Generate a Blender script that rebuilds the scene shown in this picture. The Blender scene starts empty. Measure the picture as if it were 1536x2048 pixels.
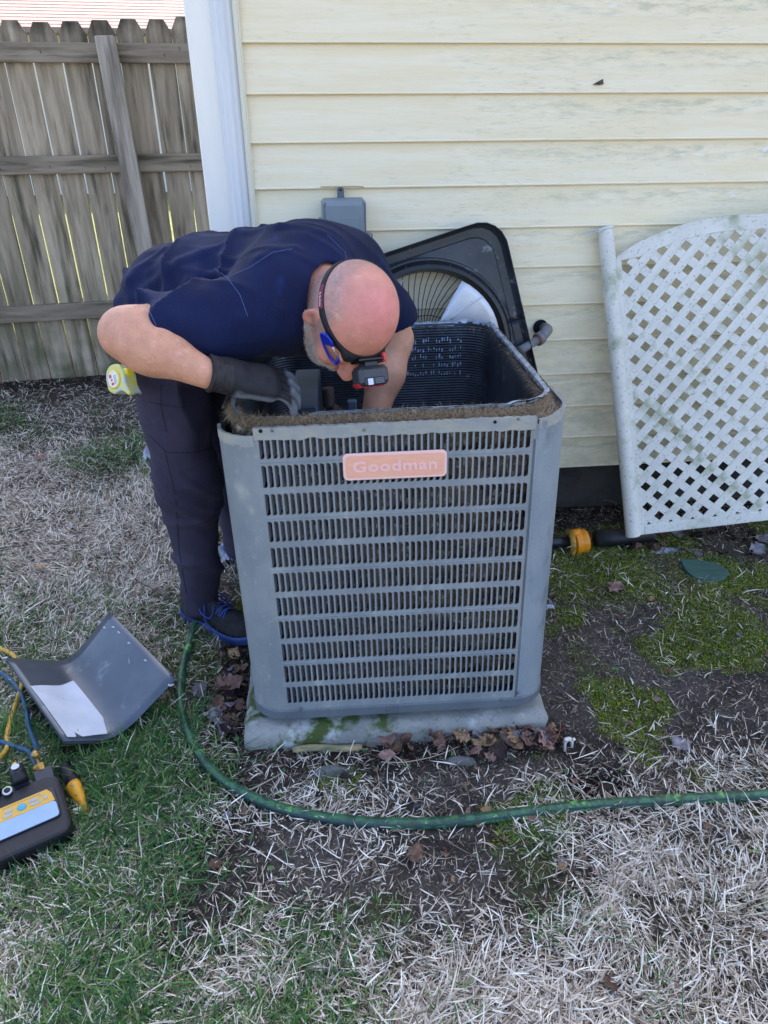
import bpy, math, random
import numpy as np
from mathutils import Vector, Matrix
rng = np.random.default_rng(7); random.seed(7)
C = bpy.context.scene.collection
SC = bpy.context.scene
# ------------------------------------------------------------------ camera, sky, sun, exposure
FP = 1430.0; PITCH, ROLL, YAW = math.radians(29.6), math.radians(-0.3), math.radians(5.7); CAMH = 1.45
def _basis():
    cy, sy = math.cos(YAW), math.sin(YAW)
    f = np.array([sy*math.cos(PITCH), cy*math.cos(PITCH), -math.sin(PITCH)])
    r = np.array([cy, -sy, 0.]); u = np.cross(r, f); c, s = math.cos(ROLL), math.sin(ROLL)
    return c*r+s*u, -s*r+c*u, f
CR, CU, CF = _basis(); CO = np.array([0, 0, CAMH])
cam = bpy.data.cameras.new('camera'); camo = bpy.data.objects.new('camera', cam); C.objects.link(camo)
cam.sensor_fit = 'VERTICAL'; cam.sensor_height = 24.0; cam.lens = FP/2048*24.0; cam.clip_start = .05; cam.clip_end = 900
M = Matrix(((CR[0], CU[0], -CF[0], 0), (CR[1], CU[1], -CF[1], 0), (CR[2], CU[2], -CF[2], CAMH), (0, 0, 0, 1)))
camo.matrix_world = M; SC.camera = camo
SUN_EL, SUN_AZ = math.radians(40), math.radians(28)      # azimuth from +y towards +x: the sun stands behind the house
w = bpy.data.worlds.new('World'); SC.world = w; w.use_nodes = True
nt = w.node_tree; nt.nodes.clear()
sky = nt.nodes.new('ShaderNodeTexSky'); sky.sky_type = 'NISHITA'; sky.sun_disc = False
sky.sun_elevation = SUN_EL; sky.sun_rotation = SUN_AZ; sky.air_density = .7; sky.dust_density = 4; sky.ozone_density = .6
bg = nt.nodes.new('ShaderNodeBackground'); bg.inputs[1].default_value = .15
wo = nt.nodes.new('ShaderNodeOutputWorld'); nt.links.new(sky.outputs[0], bg.inputs[0]); nt.links.new(bg.outputs[0], wo.inputs[0])
sl = bpy.data.lights.new('sun', 'SUN'); sl.energy = 3.2; sl.angle = math.radians(.5); sl.color = (1, .95, .87)
so = bpy.data.objects.new('sun', sl); C.objects.link(so)
sd = Vector((math.sin(SUN_AZ)*math.cos(SUN_EL), math.cos(SUN_AZ)*math.cos(SUN_EL), math.sin(SUN_EL)))
so.rotation_euler = sd.to_track_quat('Z', 'Y').to_euler(); so.location = (3, 8, 12)
vs = SC.view_settings; vs.view_transform = 'Standard'; vs.look = 'None'; vs.gamma = 1; vs.exposure = 2.35; vs.use_curve_mapping = False
SC.cycles.max_bounces = 8

# ------------------------------------------------------------------ helpers
def ray(u, v): return CR*(u-768)/FP - CU*(v-1024)/FP + CF
def gp(u, v, z=0.0):                                   # survey point on the horizontal plane z
    d = ray(u, v); return CO + d*(z-CAMH)/d[2]
def yp(u, v, y):                                       # survey point on the plane y
    d = ray(u, v); return CO + d*y/d[1]
def _h(ix, iy, iz, s):
    n = (ix.astype(np.int64)*374761393 + iy.astype(np.int64)*668265263 + iz.astype(np.int64)*2147483647 + s*1274126177) & 0xffffffff
    n = ((n ^ (n >> 13))*1274126177) & 0xffffffff
    return ((n ^ (n >> 16)) & 0xffff)/32767.5 - 1.0
def vn(x, y, z, s=0):                                  # value noise -1..1
    fx, fy, fz = np.floor(x), np.floor(y), np.floor(z); tx, ty, tz = x-fx, y-fy, z-fz
    tx, ty, tz = [t*t*(3-2*t) for t in (tx, ty, tz)]
    r = 0
    for a in (0, 1):
        for b in (0, 1):
            for c in (0, 1):
                r = r + _h(fx+a, fy+b, fz+c, s)*(tx if a else 1-tx)*(ty if b else 1-ty)*(tz if c else 1-tz)
    return r
def fbm(x, y, z, s=0, o=3):
    r, a = 0, 1.
    for i in range(o): r = r + a*vn(x*2**i, y*2**i, z*2**i, s+i); a *= .5
    return r
def mesh(name, V, F, smooth=False):
    me = bpy.data.meshes.new(name)
    V = np.asarray(V, np.float32).reshape(-1, 3)
    if isinstance(F, np.ndarray):
        n = F.shape[1]; me.vertices.add(len(V)); me.vertices.foreach_set('co', V.ravel())
        me.loops.add(F.size); me.loops.foreach_set('vertex_index', F.astype(np.int32).ravel())
        me.polygons.add(len(F)); me.polygons.foreach_set('loop_start', np.arange(0, F.size, n, dtype=np.int32))
        me.update(calc_edges=True)
    else: me.from_pydata([tuple(v) for v in V.tolist()], [], [list(f) for f in F])
    if smooth: me.polygons.foreach_set('use_smooth', np.ones(len(me.polygons), bool))
    me.update(); return me
def link(name, me, mat=None, parent=None, loc=None, rot=None):
    o = bpy.data.objects.new(name, me); C.objects.link(o)
    if mat is not None and me is not None and not me.materials:
        for m_ in (mat if isinstance(mat, (list, tuple)) else [mat]): me.materials.append(m_)
    if parent is not None: o.parent = parent
    if loc is not None: o.location = loc
    if rot is not None: o.rotation_euler = rot
    return o
def tag(o, label=None, cat=None, group=None, kind=None):
    if label: o['label'] = label
    if cat: o['category'] = cat
    if group: o['group'] = group
    if kind: o['kind'] = kind
    return o
def thing(name, label, cat, loc=(0, 0, 0), rot=None, group=None):
    o = bpy.data.objects.new(name, None); C.objects.link(o); o.location = loc; o.empty_display_size = .05
    if rot is not None: o.rotation_euler = rot
    return tag(o, label, cat, group)
class B:                                                # collects simple shapes into one mesh
    def __init__(s): s.V = []; s.F = []
    def add(s, V, F):
        n = len(s.V); s.V += [tuple(float(c) for c in v) for v in V]; s.F += [tuple(i+n for i in f) for f in F]; return s
    def box(s, x0, x1, y0, y1, z0, z1, M=None, ch=0.0):
        if ch > 0:                                      # chamfered box
            P = []; c = ch
            for z, q in ((z0, c), (z0+c, 0), (z1-c, 0), (z1, c)):
                for (x, y) in ((x0+c, y0), (x1-c, y0), (x1, y0+c), (x1, y1-c), (x1-c, y1), (x0+c, y1), (x0, y1-c), (x0, y0+c)):
                    cx = min(max(x, x0+q), x1-q) if q else x; cy = min(max(y, y0+q), y1-q) if q else y
                    P.append((cx, cy, z))
            F = [tuple(range(7, -1, -1)), tuple(range(24, 32))]
            for k in range(3):
                for i in range(8): F.append((k*8+i, k*8+(i+1) % 8, k*8+8+(i+1) % 8, k*8+8+i))
        else:
            P = [(x, y, z) for z in (z0, z1) for (x, y) in ((x0, y0), (x1, y0), (x1, y1), (x0, y1))]
            F = [(3, 2, 1, 0), (4, 5, 6, 7), (0, 1, 5, 4), (1, 2, 6, 5), (2, 3, 7, 6), (3, 0, 4, 7)]
        if M is not None: P = [M @ Vector(p) for p in P]
        return s.add(P, F)
    def tube(s, path, r, n=10, cap=True, flat=1.0):
        P = [Vector(p) for p in path]; R = r if hasattr(r, '__len__') else [r]*len(P)
        up = None; V = []
        for i, p in enumerate(P):
            t = (P[min(i+1, len(P)-1)]-P[max(i-1, 0)]).normalized()
            if up is None: up = t.orthogonal().normalized()
            else: up = (up-t*up.dot(t)).normalized()
            b = t.cross(up)
            for k in range(n):
                a = 2*math.pi*k/n; V.append(p+(up*math.cos(a)+b*math.sin(a)*flat)*R[i])
        F = [(i*n+k, i*n+(k+1) % n, (i+1)*n+(k+1) % n, (i+1)*n+k) for i in range(len(P)-1) for k in range(n)]
        if cap: F += [tuple(range(n-1, -1, -1)), tuple((len(P)-1)*n+k for k in range(n))]
        return s.add(V, F)
    def lathe(s, prof, n=24, M=None, cap=True):         # profile [(r,z)]
        V = [(r*math.cos(2*math.pi*k/n), r*math.sin(2*math.pi*k/n), z) for r, z in prof for k in range(n)]
        F = [(i*n+k, i*n+(k+1) % n, (i+1)*n+(k+1) % n, (i+1)*n+k) for i in range(len(prof)-1) for k in range(n)]
        if cap: F += [tuple(range(n-1, -1, -1)), tuple((len(prof)-1)*n+k for k in range(n))]
        if M is not None: V = [M @ Vector(v) for v in V]
        return s.add(V, F)
    def prism(s, out, z0, z1, M=None):                  # 2D outline extruded in z
        n = len(out); V = [(x, y, z) for z in (z0, z1) for x, y in out]
        F = [tuple(range(n-1, -1, -1)), tuple(range(n, 2*n))]+[(i, (i+1) % n, n+(i+1) % n, n+i) for i in range(n)]
        if M is not None: V = [M @ Vector(v) for v in V]
        return s.add(V, F)
    def grid(s, P):                                     # rows of points
        n = len(P[0]); V = [p for row in P for p in row]
        return s.add(V, [(i*n+j, i*n+j+1, (i+1)*n+j+1, (i+1)*n+j) for i in range(len(P)-1) for j in range(n-1)])
    def obj(s, name, mat, parent=None, smooth=False, bevel=0, loc=None, rot=None, auto=None):
        me = mesh(name, s.V, s.F, smooth); o = link(name, me, mat, parent, loc, rot)
        if bevel:
            b = o.modifiers.new('bevel', 'BEVEL'); b.width = bevel; b.segments = 2; b.limit_method = 'ANGLE'; b.angle_limit = math.radians(40)
        return o
def smooth_angle(o, a=40):
    me = o.data; me.polygons.foreach_set('use_smooth', np.ones(len(me.polygons), bool))
    try: me.set_sharp_from_angle(angle=math.radians(a))
    except Exception: pass
    return o
def spline(pts, n=8):                                   # Catmull-Rom
    P = [Vector(p) for p in pts]; P = [P[0]*2-P[1]]+P+[P[-1]*2-P[-2]]; out = []
    for i in range(1, len(P)-2):
        for k in range(n):
            t = k/n; a, b, c, d = P[i-1], P[i], P[i+1], P[i+2]
            out.append(.5*((2*b)+(c-a)*t+(2*a-5*b+4*c-d)*t*t+(3*b-a-3*c+d)*t**3))
    out.append(P[-2]); return out
def rrect(x0, x1, y0, y1, r, n=6):
    out = []
    for cx, cy, a0 in ((x1-r, y0+r, -90), (x1-r, y1-r, 0), (x0+r, y1-r, 90), (x0+r, y0+r, 180)):
        for k in range(n+1):
            a = math.radians(a0+90*k/n); out.append((cx+r*math.cos(a), cy+r*math.sin(a)))
    return out
# ---- materials
def mat(name, c1, c2=None, scale=8, rough=.6, bump=0, metal=0, stretch=(1, 1, 1), lo=.35, hi=.65, c3=None, s3=30, lo3=.6, hi3=.75,
        bscale=None, rnd=0, spec=.5, coat=0, sheen=0, sss=0, detail=6, obj=True, rvar=0, tint=None):
    m = bpy.data.materials.new(name); m.use_nodes = True; n = m.node_tree.nodes; l = m.node_tree.links
    p = n['Principled BSDF']; p.inputs['Roughness'].default_value = rough; p.inputs['Metallic'].default_value = metal
    p.inputs['Specular IOR Level'].default_value = spec
    if coat: p.inputs['Coat Weight'].default_value = coat; p.inputs['Coat Roughness'].default_value = .15
    if sheen: p.inputs['Sheen Weight'].default_value = sheen; p.inputs['Sheen Roughness'].default_value = .5
    if sss: p.inputs['Subsurface Weight'].default_value = sss; p.inputs['Subsurface Radius'].default_value = (.01, .004, .002); p.inputs['Subsurface Scale'].default_value = .6
    tc = n.new('ShaderNodeTexCoord'); mp = n.new('ShaderNodeMapping'); mp.inputs['Scale'].default_value = stretch
    l.new(tc.outputs['Object'], mp.inputs[0]); vec = mp.outputs[0]
    oi = n.new('ShaderNodeObjectInfo')
    if rnd:
        ad = n.new('ShaderNodeVectorMath'); ad.operation = 'ADD'; sc = n.new('ShaderNodeVectorMath'); sc.operation = 'SCALE'
        cb = n.new('ShaderNodeCombineXYZ'); l.new(oi.outputs['Random'], cb.inputs[0]); l.new(oi.outputs['Random'], cb.inputs[1]); l.new(oi.outputs['Random'], cb.inputs[2])
        l.new(cb.outputs[0], sc.inputs[0]); sc.inputs['Scale'].default_value = 37.; l.new(vec, ad.inputs[0]); l.new(sc.outputs[0], ad.inputs[1]); vec = ad.outputs[0]
    def noise(s, d=detail, r=.6):
        t = n.new('ShaderNodeTexNoise'); t.inputs['Scale'].default_value = s; t.inputs['Detail'].default_value = d; t.inputs['Roughness'].default_value = r
        l.new(vec, t.inputs['Vector']); return t.outputs['Fac']
    def ramp(f, a, b):
        t = n.new('ShaderNodeMapRange'); t.inputs['From Min'].default_value = a; t.inputs['From Max'].default_value = b; t.interpolation_type = 'SMOOTHSTEP'
        l.new(f, t.inputs['Value']); return t.outputs[0]
    def mix(f, a, b):
        t = n.new('ShaderNodeMix'); t.data_type = 'RGBA'
        if f is None: t.inputs[0].default_value = .5
        else: l.new(f, t.inputs[0])
        for k, v in ((6, a), (7, b)):
            if isinstance(v, tuple): t.inputs[k].default_value = (*v, 1)
            else: l.new(v, t.inputs[k])
        return t.outputs[2]
    col = tuple(c1)
    if c2 is not None: col = mix(ramp(noise(scale), lo, hi), tuple(c1), tuple(c2))
    if c3 is not None: col = mix(ramp(noise(s3), lo3, hi3), col, tuple(c3))
    if rvar:
        hs = n.new('ShaderNodeHueSaturation'); mr = n.new('ShaderNodeMapRange'); mr.inputs['To Min'].default_value = 1-rvar; mr.inputs['To Max'].default_value = 1+rvar
        l.new(oi.outputs['Random'], mr.inputs[0]); l.new(mr.outputs[0], hs.inputs['Value'])
        if isinstance(col, tuple): hs.inputs['Color'].default_value = (*col, 1)
        else: l.new(col, hs.inputs['Color'])
        col = hs.outputs[0]
    if isinstance(col, tuple): p.inputs['Base Color'].default_value = (*col, 1)
    else: l.new(col, p.inputs['Base Color'])
    if bump:
        bn = n.new('ShaderNodeBump'); bn.inputs['Strength'].default_value = min(1, bump); bn.inputs['Distance'].default_value = .004*max(1, bump)
        l.new(noise(bscale or scale*3), bn.inputs['Height']); l.new(bn.outputs[0], p.inputs['Normal'])
    m['h'] = 1
    return m
def attr_mat(name, attr='Col', rough=.8, bump=0, bscale=60, transl=0, spec=.3, var=0, vscale=20):
    m = bpy.data.materials.new(name); m.use_nodes = True; n = m.node_tree.nodes; l = m.node_tree.links; p = n['Principled BSDF']
    p.inputs['Roughness'].default_value = rough; p.inputs['Specular IOR Level'].default_value = spec
    a = n.new('ShaderNodeAttribute'); a.attribute_name = attr; col = a.outputs['Color']
    tc = n.new('ShaderNodeTexCoord')
    if var:
        t = n.new('ShaderNodeTexNoise'); t.inputs['Scale'].default_value = vscale; t.inputs['Detail'].default_value = 8; t.inputs['Roughness'].default_value = .7; l.new(tc.outputs['Object'], t.inputs['Vector'])
        mr = n.new('ShaderNodeMapRange'); mr.inputs['From Min'].default_value = .3; mr.inputs['From Max'].default_value = .7; mr.inputs['To Min'].default_value = 1-var; mr.inputs['To Max'].default_value = 1+var
        l.new(t.outputs['Fac'], mr.inputs[0]); hs = n.new('ShaderNodeHueSaturation'); l.new(mr.outputs[0], hs.inputs['Value']); l.new(col, hs.inputs['Color']); col = hs.outputs[0]
    l.new(col, p.inputs['Base Color'])
    if bump:
        t = n.new('ShaderNodeTexNoise'); t.inputs['Scale'].default_value = bscale; t.inputs['Detail'].default_value = 8; t.inputs['Roughness'].default_value = .7; l.new(tc.outputs['Object'], t.inputs['Vector'])
        bn = n.new('ShaderNodeBump'); bn.inputs['Strength'].default_value = 1; bn.inputs['Distance'].default_value = bump; l.new(t.outputs['Fac'], bn.inputs['Height']); l.new(bn.outputs[0], p.inputs['Normal'])
    if transl:
        tr = n.new('ShaderNodeBsdfTranslucent'); l.new(col, tr.inputs[0]); mx = n.new('ShaderNodeMixShader'); mx.inputs[0].default_value = transl
        l.new(p.outputs[0], mx.inputs[1]); l.new(tr.outputs[0], mx.inputs[2]); l.new(mx.outputs[0], n['Material Output'].inputs['Surface'])
    return m
def set_col(me, col, domain='POINT'):
    a = me.color_attributes.new('Col', 'FLOAT_COLOR', domain)
    c = np.ones((len(col), 4), np.float32); c[:, :3] = col; a.data.foreach_set('color', c.ravel())
def speckle(m, colr, scale, lo, hi, fac, stretch=(1, 1, 1), mask=None):
    n = m.node_tree.nodes; l = m.node_tree.links; p = n['Principled BSDF']; bc_ = p.inputs['Base Color']
    tc = n.new('ShaderNodeTexCoord'); mp = n.new('ShaderNodeMapping'); mp.inputs['Scale'].default_value = stretch; l.new(tc.outputs['Object'], mp.inputs[0])
    def nz(sc, d): t = n.new('ShaderNodeTexNoise'); t.inputs['Scale'].default_value = sc; t.inputs['Detail'].default_value = d; t.inputs['Roughness'].default_value = .65; l.new(mp.outputs[0], t.inputs['Vector']); return t.outputs['Fac']
    def mr(s, a, b, c=0, d=1): t = n.new('ShaderNodeMapRange'); t.inputs['From Min'].default_value = a; t.inputs['From Max'].default_value = b; t.inputs['To Min'].default_value = c; t.inputs['To Max'].default_value = d; l.new(s, t.inputs[0]); return t.outputs[0]
    f = mr(nz(scale, 5), lo, hi, 0, fac)
    if mask: mu = n.new('ShaderNodeMath'); mu.operation = 'MULTIPLY'; l.new(f, mu.inputs[0]); l.new(mr(nz(mask, 4), .42, .6), mu.inputs[1]); f = mu.outputs[0]
    x = n.new('ShaderNodeMix'); x.data_type = 'RGBA'; l.new(f, x.inputs[0])
    if bc_.links: l.new(bc_.links[0].from_socket, x.inputs[6])
    else: x.inputs[6].default_value = tuple(bc_.default_value)
    x.inputs[7].default_value = (*colr, 1); l.new(x.outputs[2], bc_); return m
def S(*c): return tuple(((x/255.)/12.92 if x/255. <= .04045 else ((x/255.+.055)/1.055)**2.4) for x in c)

# ------------------------------------------------------------------ ground
def blob(x, y, cx, cy, rx, ry, rot=0., soft=.35):       # soft ellipse mask 0..1
    c, s = math.cos(rot), math.sin(rot); dx, dy = x-cx, y-cy; a = (dx*c+dy*s)/rx; b = (-dx*s+dy*c)/ry
    d = np.sqrt(a*a+b*b); return np.clip((1+soft-d)/(2*soft), 0, 1)
PIT = gp(1185, 1570); RIDGE = 0
def gh(x, y):                                           # ground height
    x = np.asarray(x, float); y = np.asarray(y, float); z0 = np.zeros_like(x)
    h = .012*fbm(x*2.3, y*2.3, z0, 3, 2)+.004*fbm(x*14, y*14, z0, 5, 3)
    h -= .045*blob(x, y, PIT[0], PIT[1], .07, .045, .3, .6)
    h -= .03*blob(x, y, gp(1120, 1480)[0], gp(1120, 1480)[1], .03, .09, .5, .6)
    under = blob(x, y, .17, 1.75, .46, .5, 0, .15)      # under the pad: flat and low
    h = h*(1-under)-.012*under
    h += .02*np.clip((y-2.25)/.3, 0, 1)*(x > .3)
    return h
def cover(x, y):
    """dry straw, green grass, moss densities 0..1 over the yard"""
    z0 = np.zeros_like(x); n1 = fbm(x*3.1, y*3.1, z0, 11, 3); n2 = fbm(x*2.2+9, y*2.2, z0, 23, 3); n3 = fbm(x*5+3, y*5, z0, 31, 3)
    fore = np.clip((.99-.03*x+.09*n1-y)/.22, 0, 1)            # in front of the hose
    left = np.clip((-.30-x)/.2, 0, 1)*np.clip((4.2-y)/.5, 0, 1)
    right = np.clip((x-.45)/.15, 0, 1)
    dry = np.maximum(fore, left*.75)*np.clip(.78+.45*n1, 0, 1)
    dry = np.maximum(dry, .16+.14*np.clip(n1, -1, 1))
    bare = np.maximum(blob(x, y, -.13, 1.02, .15, .07, .2)*.6, blob(x, y, -.42, 1.95, .2, .16)*.8)
    bare = np.maximum(bare, np.maximum(blob(x, y, .75, 1.12, .25, .10, 0, .6)*.3, blob(x, y, .05, 1.2, .5, .08, 0, .6)*.25))
    bare = np.maximum(bare, blob(x, y, -.35, 1.6, .16, .2)*.6)
    dry = dry*(1-bare)*(1-.6*np.clip((x-.42)/.15, 0, 1)*np.clip((y-1.2)/.15, 0, 1))
    gr = np.clip(n2*1.1+.15, 0, 1)
    green = np.maximum(left*gr*.75, fore*np.clip(.12-x*1.3, 0, 1)*np.clip(gr*1.3, 0, 1))
    green = np.maximum(green, blob(x, y, -.55, 1.14, .24, .22, 0, .7)*.5*np.clip(.9+.8*n3, 0, 1))
    green = np.maximum(green, blob(x, y, -.25, .8, .22, .12, 0, .6)*.25*np.clip(n3+.6, 0, 1))
    green = np.maximum(green, blob(x, y, -.9, 1.75, .28, .3, 0, .6)*.7)
    green = np.maximum(green, .10*np.clip(n3, 0, 1))*(1-bare*.7)
    moss = np.clip(n3*1.7+.32, 0, 1)*(right+.9*(1-fore)*(x > -.3))
    moss = np.maximum(moss, np.maximum(blob(x, y, .98, 2.0, .22, .17), blob(x, y, .72, 1.6, .07, .2, .2, .5))*np.clip(.7+n1, 0, 1))
    moss = np.maximum(moss, blob(x, y, .85, 2.35, .2, .2)*.6)
    moss = np.maximum(moss, blob(x, y, 1.4, 1.95, .2, .12)*np.clip(.8+n1, 0, 1))
    moss = np.maximum(moss, .7*blob(x, y, -.4, 1.72, .14, .12)*np.clip(.8+n1, 0, 1))*(1-.9*fore)
    near_wall = np.clip((y-2.22)/.12, 0, 1)*(x > .9)
    fence = np.clip((y-4.1)/.2, 0, 1)
    dry *= (1-near_wall*.8)*(1-fence*.7); green *= (1-near_wall)*(1-fence*.8); moss *= (1-near_wall)*(1-fence)
    onpad = (x > -.26) & (x < .6) & (y > 1.34) & (y < 2.4)
    for a in (dry, green, moss): a[onpad] = 0
    dry[(x > -.3) & (y > 2.44)] = 0; green[(x > -.3) & (y > 2.44)] = 0; moss[(x > -.3) & (y > 2.44)] = 0
    return dry, green, moss
ax = np.unique(np.concatenate([[-250, -120, -60, -30, -15, -8, -5, -3.5], np.arange(-2.6, 2.6, .013), [3.5, 5, 8, 15, 30, 60, 120, 250]]))
ay = np.unique(np.concatenate([[-250, -120, -60, -30, -12, -5, -2, -1, -.3], np.arange(.2, 4.9, .013), [5.5, 7, 9, 12, 20, 40, 90, 250]]))
X, Y = np.meshgrid(ax, ay, indexing='ij'); xf, yf = X.ravel(), Y.ravel()
Z = gh(xf, yf); far = (np.abs(xf) > 2.6) | (yf < .2) | (yf > 4.9); Z[far] = 0
dr, gr_, mo = cover(xf, yf)
n1 = fbm(xf*9, yf*9, 0*xf, 41, 4); n2 = fbm(xf*33, yf*33, 0*xf, 47, 3)
dirt = np.array(S(82, 76, 71))[None]*(1+.35*n1+.25*n2)[:, None]
dark = np.array(S(36, 29, 25))[None]*(1+.3*n2)[:, None]
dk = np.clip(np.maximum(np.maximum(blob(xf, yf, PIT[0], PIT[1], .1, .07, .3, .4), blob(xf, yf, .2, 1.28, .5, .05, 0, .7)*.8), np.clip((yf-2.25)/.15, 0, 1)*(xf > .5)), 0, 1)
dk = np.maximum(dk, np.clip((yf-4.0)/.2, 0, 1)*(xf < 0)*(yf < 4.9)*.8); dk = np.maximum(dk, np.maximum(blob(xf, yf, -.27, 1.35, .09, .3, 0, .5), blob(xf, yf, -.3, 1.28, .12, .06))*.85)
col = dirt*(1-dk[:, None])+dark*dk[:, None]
mc = np.array(S(74, 82, 38))[None]*(1+.35*n2)[:, None]; col = col*(1-.85*mo[:, None])+mc*.85*mo[:, None]
gd = np.clip(dr+gr_, 0, 1)[:, None]; gc = (np.array(S(66, 57, 46))[None]*dr[:, None]+np.array(S(36, 50, 28))[None]*gr_[:, None])/(dr+gr_+1e-3)[:, None]
col = col*(1-.75*gd)+gc*.75*gd
lawn = np.array(S(104, 108, 66))[None]*(1+.25*n1)[:, None]; bl = (yf > 4.9)[:, None]; col = np.where(bl, lawn, col)
col = np.where(((yf <= 4.9) & (far))[:, None], np.array(S(120, 112, 90))[None], col)
nx, ny = len(ax), len(ay); I = np.arange(nx*ny).reshape(nx, ny)
Fg = np.stack([I[:-1, :-1], I[1:, :-1], I[1:, 1:], I[:-1, 1:]], -1).reshape(-1, 4)
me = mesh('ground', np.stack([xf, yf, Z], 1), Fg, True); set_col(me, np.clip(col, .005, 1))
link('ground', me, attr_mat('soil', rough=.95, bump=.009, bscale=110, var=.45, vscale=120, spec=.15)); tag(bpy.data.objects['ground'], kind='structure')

# ------------------------------------------------------------------ house: siding, corner, foundation, roof
WY, WX0, SB, SP = 2.45, -.157, .2132, .1267
def siding_mat():
    m = mat('vinyl_siding', S(240, 225, 190), S(244, 232, 203), 3, rough=.5, bump=.25, bscale=14, stretch=(1, 4, 14), rnd=1, spec=.35)
    n = m.node_tree.nodes; l = m.node_tree.links; p = n['Principled BSDF']; src = p.inputs['Base Color'].links[0].from_socket
    tc = [x for x in n if x.type == 'TEX_COORD'][0]; oi = [x for x in n if x.type == 'OBJECT_INFO'][0]
    geo = n.new('ShaderNodeNewGeometry'); sx = n.new('ShaderNodeSeparateXYZ'); l.new(geo.outputs['Position'], sx.inputs[0])
    so_ = n.new('ShaderNodeSeparateXYZ'); l.new(tc.outputs['Object'], so_.inputs[0])
    def mr(s, a, b, c=0, d=1):
        t = n.new('ShaderNodeMapRange'); t.interpolation_type = 'SMOOTHSTEP'
        for k, v in (('From Min', a), ('From Max', b), ('To Min', c), ('To Max', d)): t.inputs[k].default_value = v
        l.new(s, t.inputs['Value']); return t.outputs[0]
    def mul(a, b):
        t = n.new('ShaderNodeMath'); t.operation = 'MULTIPLY'; l.new(a, t.inputs[0]); 
        if isinstance(b, float): t.inputs[1].default_value = b
        else: l.new(b, t.inputs[1])
        return t.outputs[0]
    def nz(sc, st, d=8):
        mp = n.new('ShaderNodeMapping'); mp.inputs['Scale'].default_value = st; l.new(geo.outputs['Position'], mp.inputs[0])
        t = n.new('ShaderNodeTexNoise'); t.inputs['Scale'].default_value = sc; t.inputs['Detail'].default_value = d; t.inputs['Roughness'].default_value = .7; l.new(mp.outputs[0], t.inputs['Vector']); return t.outputs[0]
    # green grime along the upper part of each board, mostly to the right and low down
    band = mul(mr(so_.outputs[2], .05, .085), mr(so_.outputs[2], .122, .105)); xr = mr(sx.outputs[0], .2, 1.1)
    g1 = mul(mul(mr(nz(9, (1, 1, 5)), .42, .68), band), xr)
    low = mul(mr(sx.outputs[2], 1.1, .35), mr(nz(5, (1, 1, 2)), .38, .62)); g2 = mul(mul(low, mr(sx.outputs[0], .55, 1.05)), .5)
    fine = mul(mul(mr(nz(60, (.35, 1, 3)), .5, .7), mr(nz(3, (1, 1, 1)), .4, .6)), .38)
    def over(c, f, b):
        t = n.new('ShaderNodeMix'); t.data_type = 'RGBA'; l.new(f, t.inputs[0]); l.new(c, t.inputs[6]); t.inputs[7].default_value = (*b, 1); return t.outputs[2]
    c = over(src, mul(g1, .52), S(158, 162, 138)); c = over(c, mul(g2, .8), S(150, 150, 118)); c = over(c, fine, S(165, 160, 140))
    ch = mul(mul(mr(nz(30, (.6, 1, 3)), .58, .66), band), mul(mr(nz(2.5, (1, 1, 1)), .45, .6), xr)); c = over(c, mul(ch, .8), S(238, 238, 232))
    l.new(c, p.inputs['Base Color']); return m
house = thing('house', 'cream vinyl sided house wall with a white corner and mildew stains, behind the air conditioner', 'house', (0, WY, 0))
MS = siding_mat()
prof = [(-.000, .1285), (.0015, .120), (-.0105, .006), (-.0125, .003), (-.0125, .0005), (-.010, -.0005), (-.001, .0)]
def plank_mesh(L):
    xs = np.linspace(0, L, 40); V = []; F = []; k = len(prof)
    for x in xs:
        for (y, z) in prof: V.append((x, y+.0012*math.sin(x*2.1+z*9), z+.0008*math.sin(x*1.3)))
    for i in range(len(xs)-1):
        for j in range(k-1): F.append((i*k+j, i*k+j+1, (i+1)*k+j+1, (i+1)*k+j))
    return mesh('siding_plank', V, F)
pm_ = plank_mesh(8.2)
for k in range(19):
    o = link('siding_plank', pm_, MS, house, (WX0, -.001, SB+k*SP))
MW = mat('white_trim', S(243, 239, 230), S(234, 231, 224), 3, rough=.45, bump=.05, stretch=(3, 3, .6), c3=S(190, 188, 180), s3=6, lo3=.6, hi3=.8)
b = B(); b.box(WX0-.004, 8, .006, .15, SB, 2.65); b.box(-.29, WX0-.002, .012, .15, SB, 2.65); b.box(-.285, -.2, .15, 6.5, SB, 2.65); b.box(7.9, 8, .15, 6.5, SB, 2.65); b.obj('wall_core', MW, house)
# corner board, rounded fluted downspout profile and J channel
b = B(); b.box(-.302, -.222, -.02, .012, .12, 2.6, ch=.004); b.obj('corner_board', MW, house)
pr = []
for k in range(33):                                      # half round with shallow flutes
    t = k/32; a = math.pi*(1-t); r = .034+.0022*math.cos(t*math.pi*10); pr.append((-.2045+.92*r*math.cos(a)*1.0, -.012-.8*r*math.sin(a)))
P = [[(x, y, z) for (x, y) in pr] for z in np.linspace(.16, 2.6, 12)]
b = B(); b.grid(P); o = b.obj('downspout', mat('white_vinyl_post', S(220, 222, 224), S(208, 211, 216), 4, rough=.35, stretch=(8, 8, .4)), house, True)
b = B(); b.box(-.172, -.157, -.0185, .006, .17, 2.6, ch=.002); b.box(-.1572, -.1535, -.0185, -.0145, .17, 2.6); b.obj('trim_channel', mat('cream_channel', S(228, 222, 200), rough=.5), house)
MF = mat('dark_foundation', S(66, 62, 58), S(44, 42, 40), 7, rough=.9, bump=.8, bscale=30)
b = B(); b.box(-.26, 8, .03, .2, -.3, SB+.004); b.box(-.26, -.1, .2, 6.4, -.3, SB+.004); b.obj('foundation', MF, house)
b = B(); b.box(-.31, 8.1, .0, 6.6, 2.65, 2.7)
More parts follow.
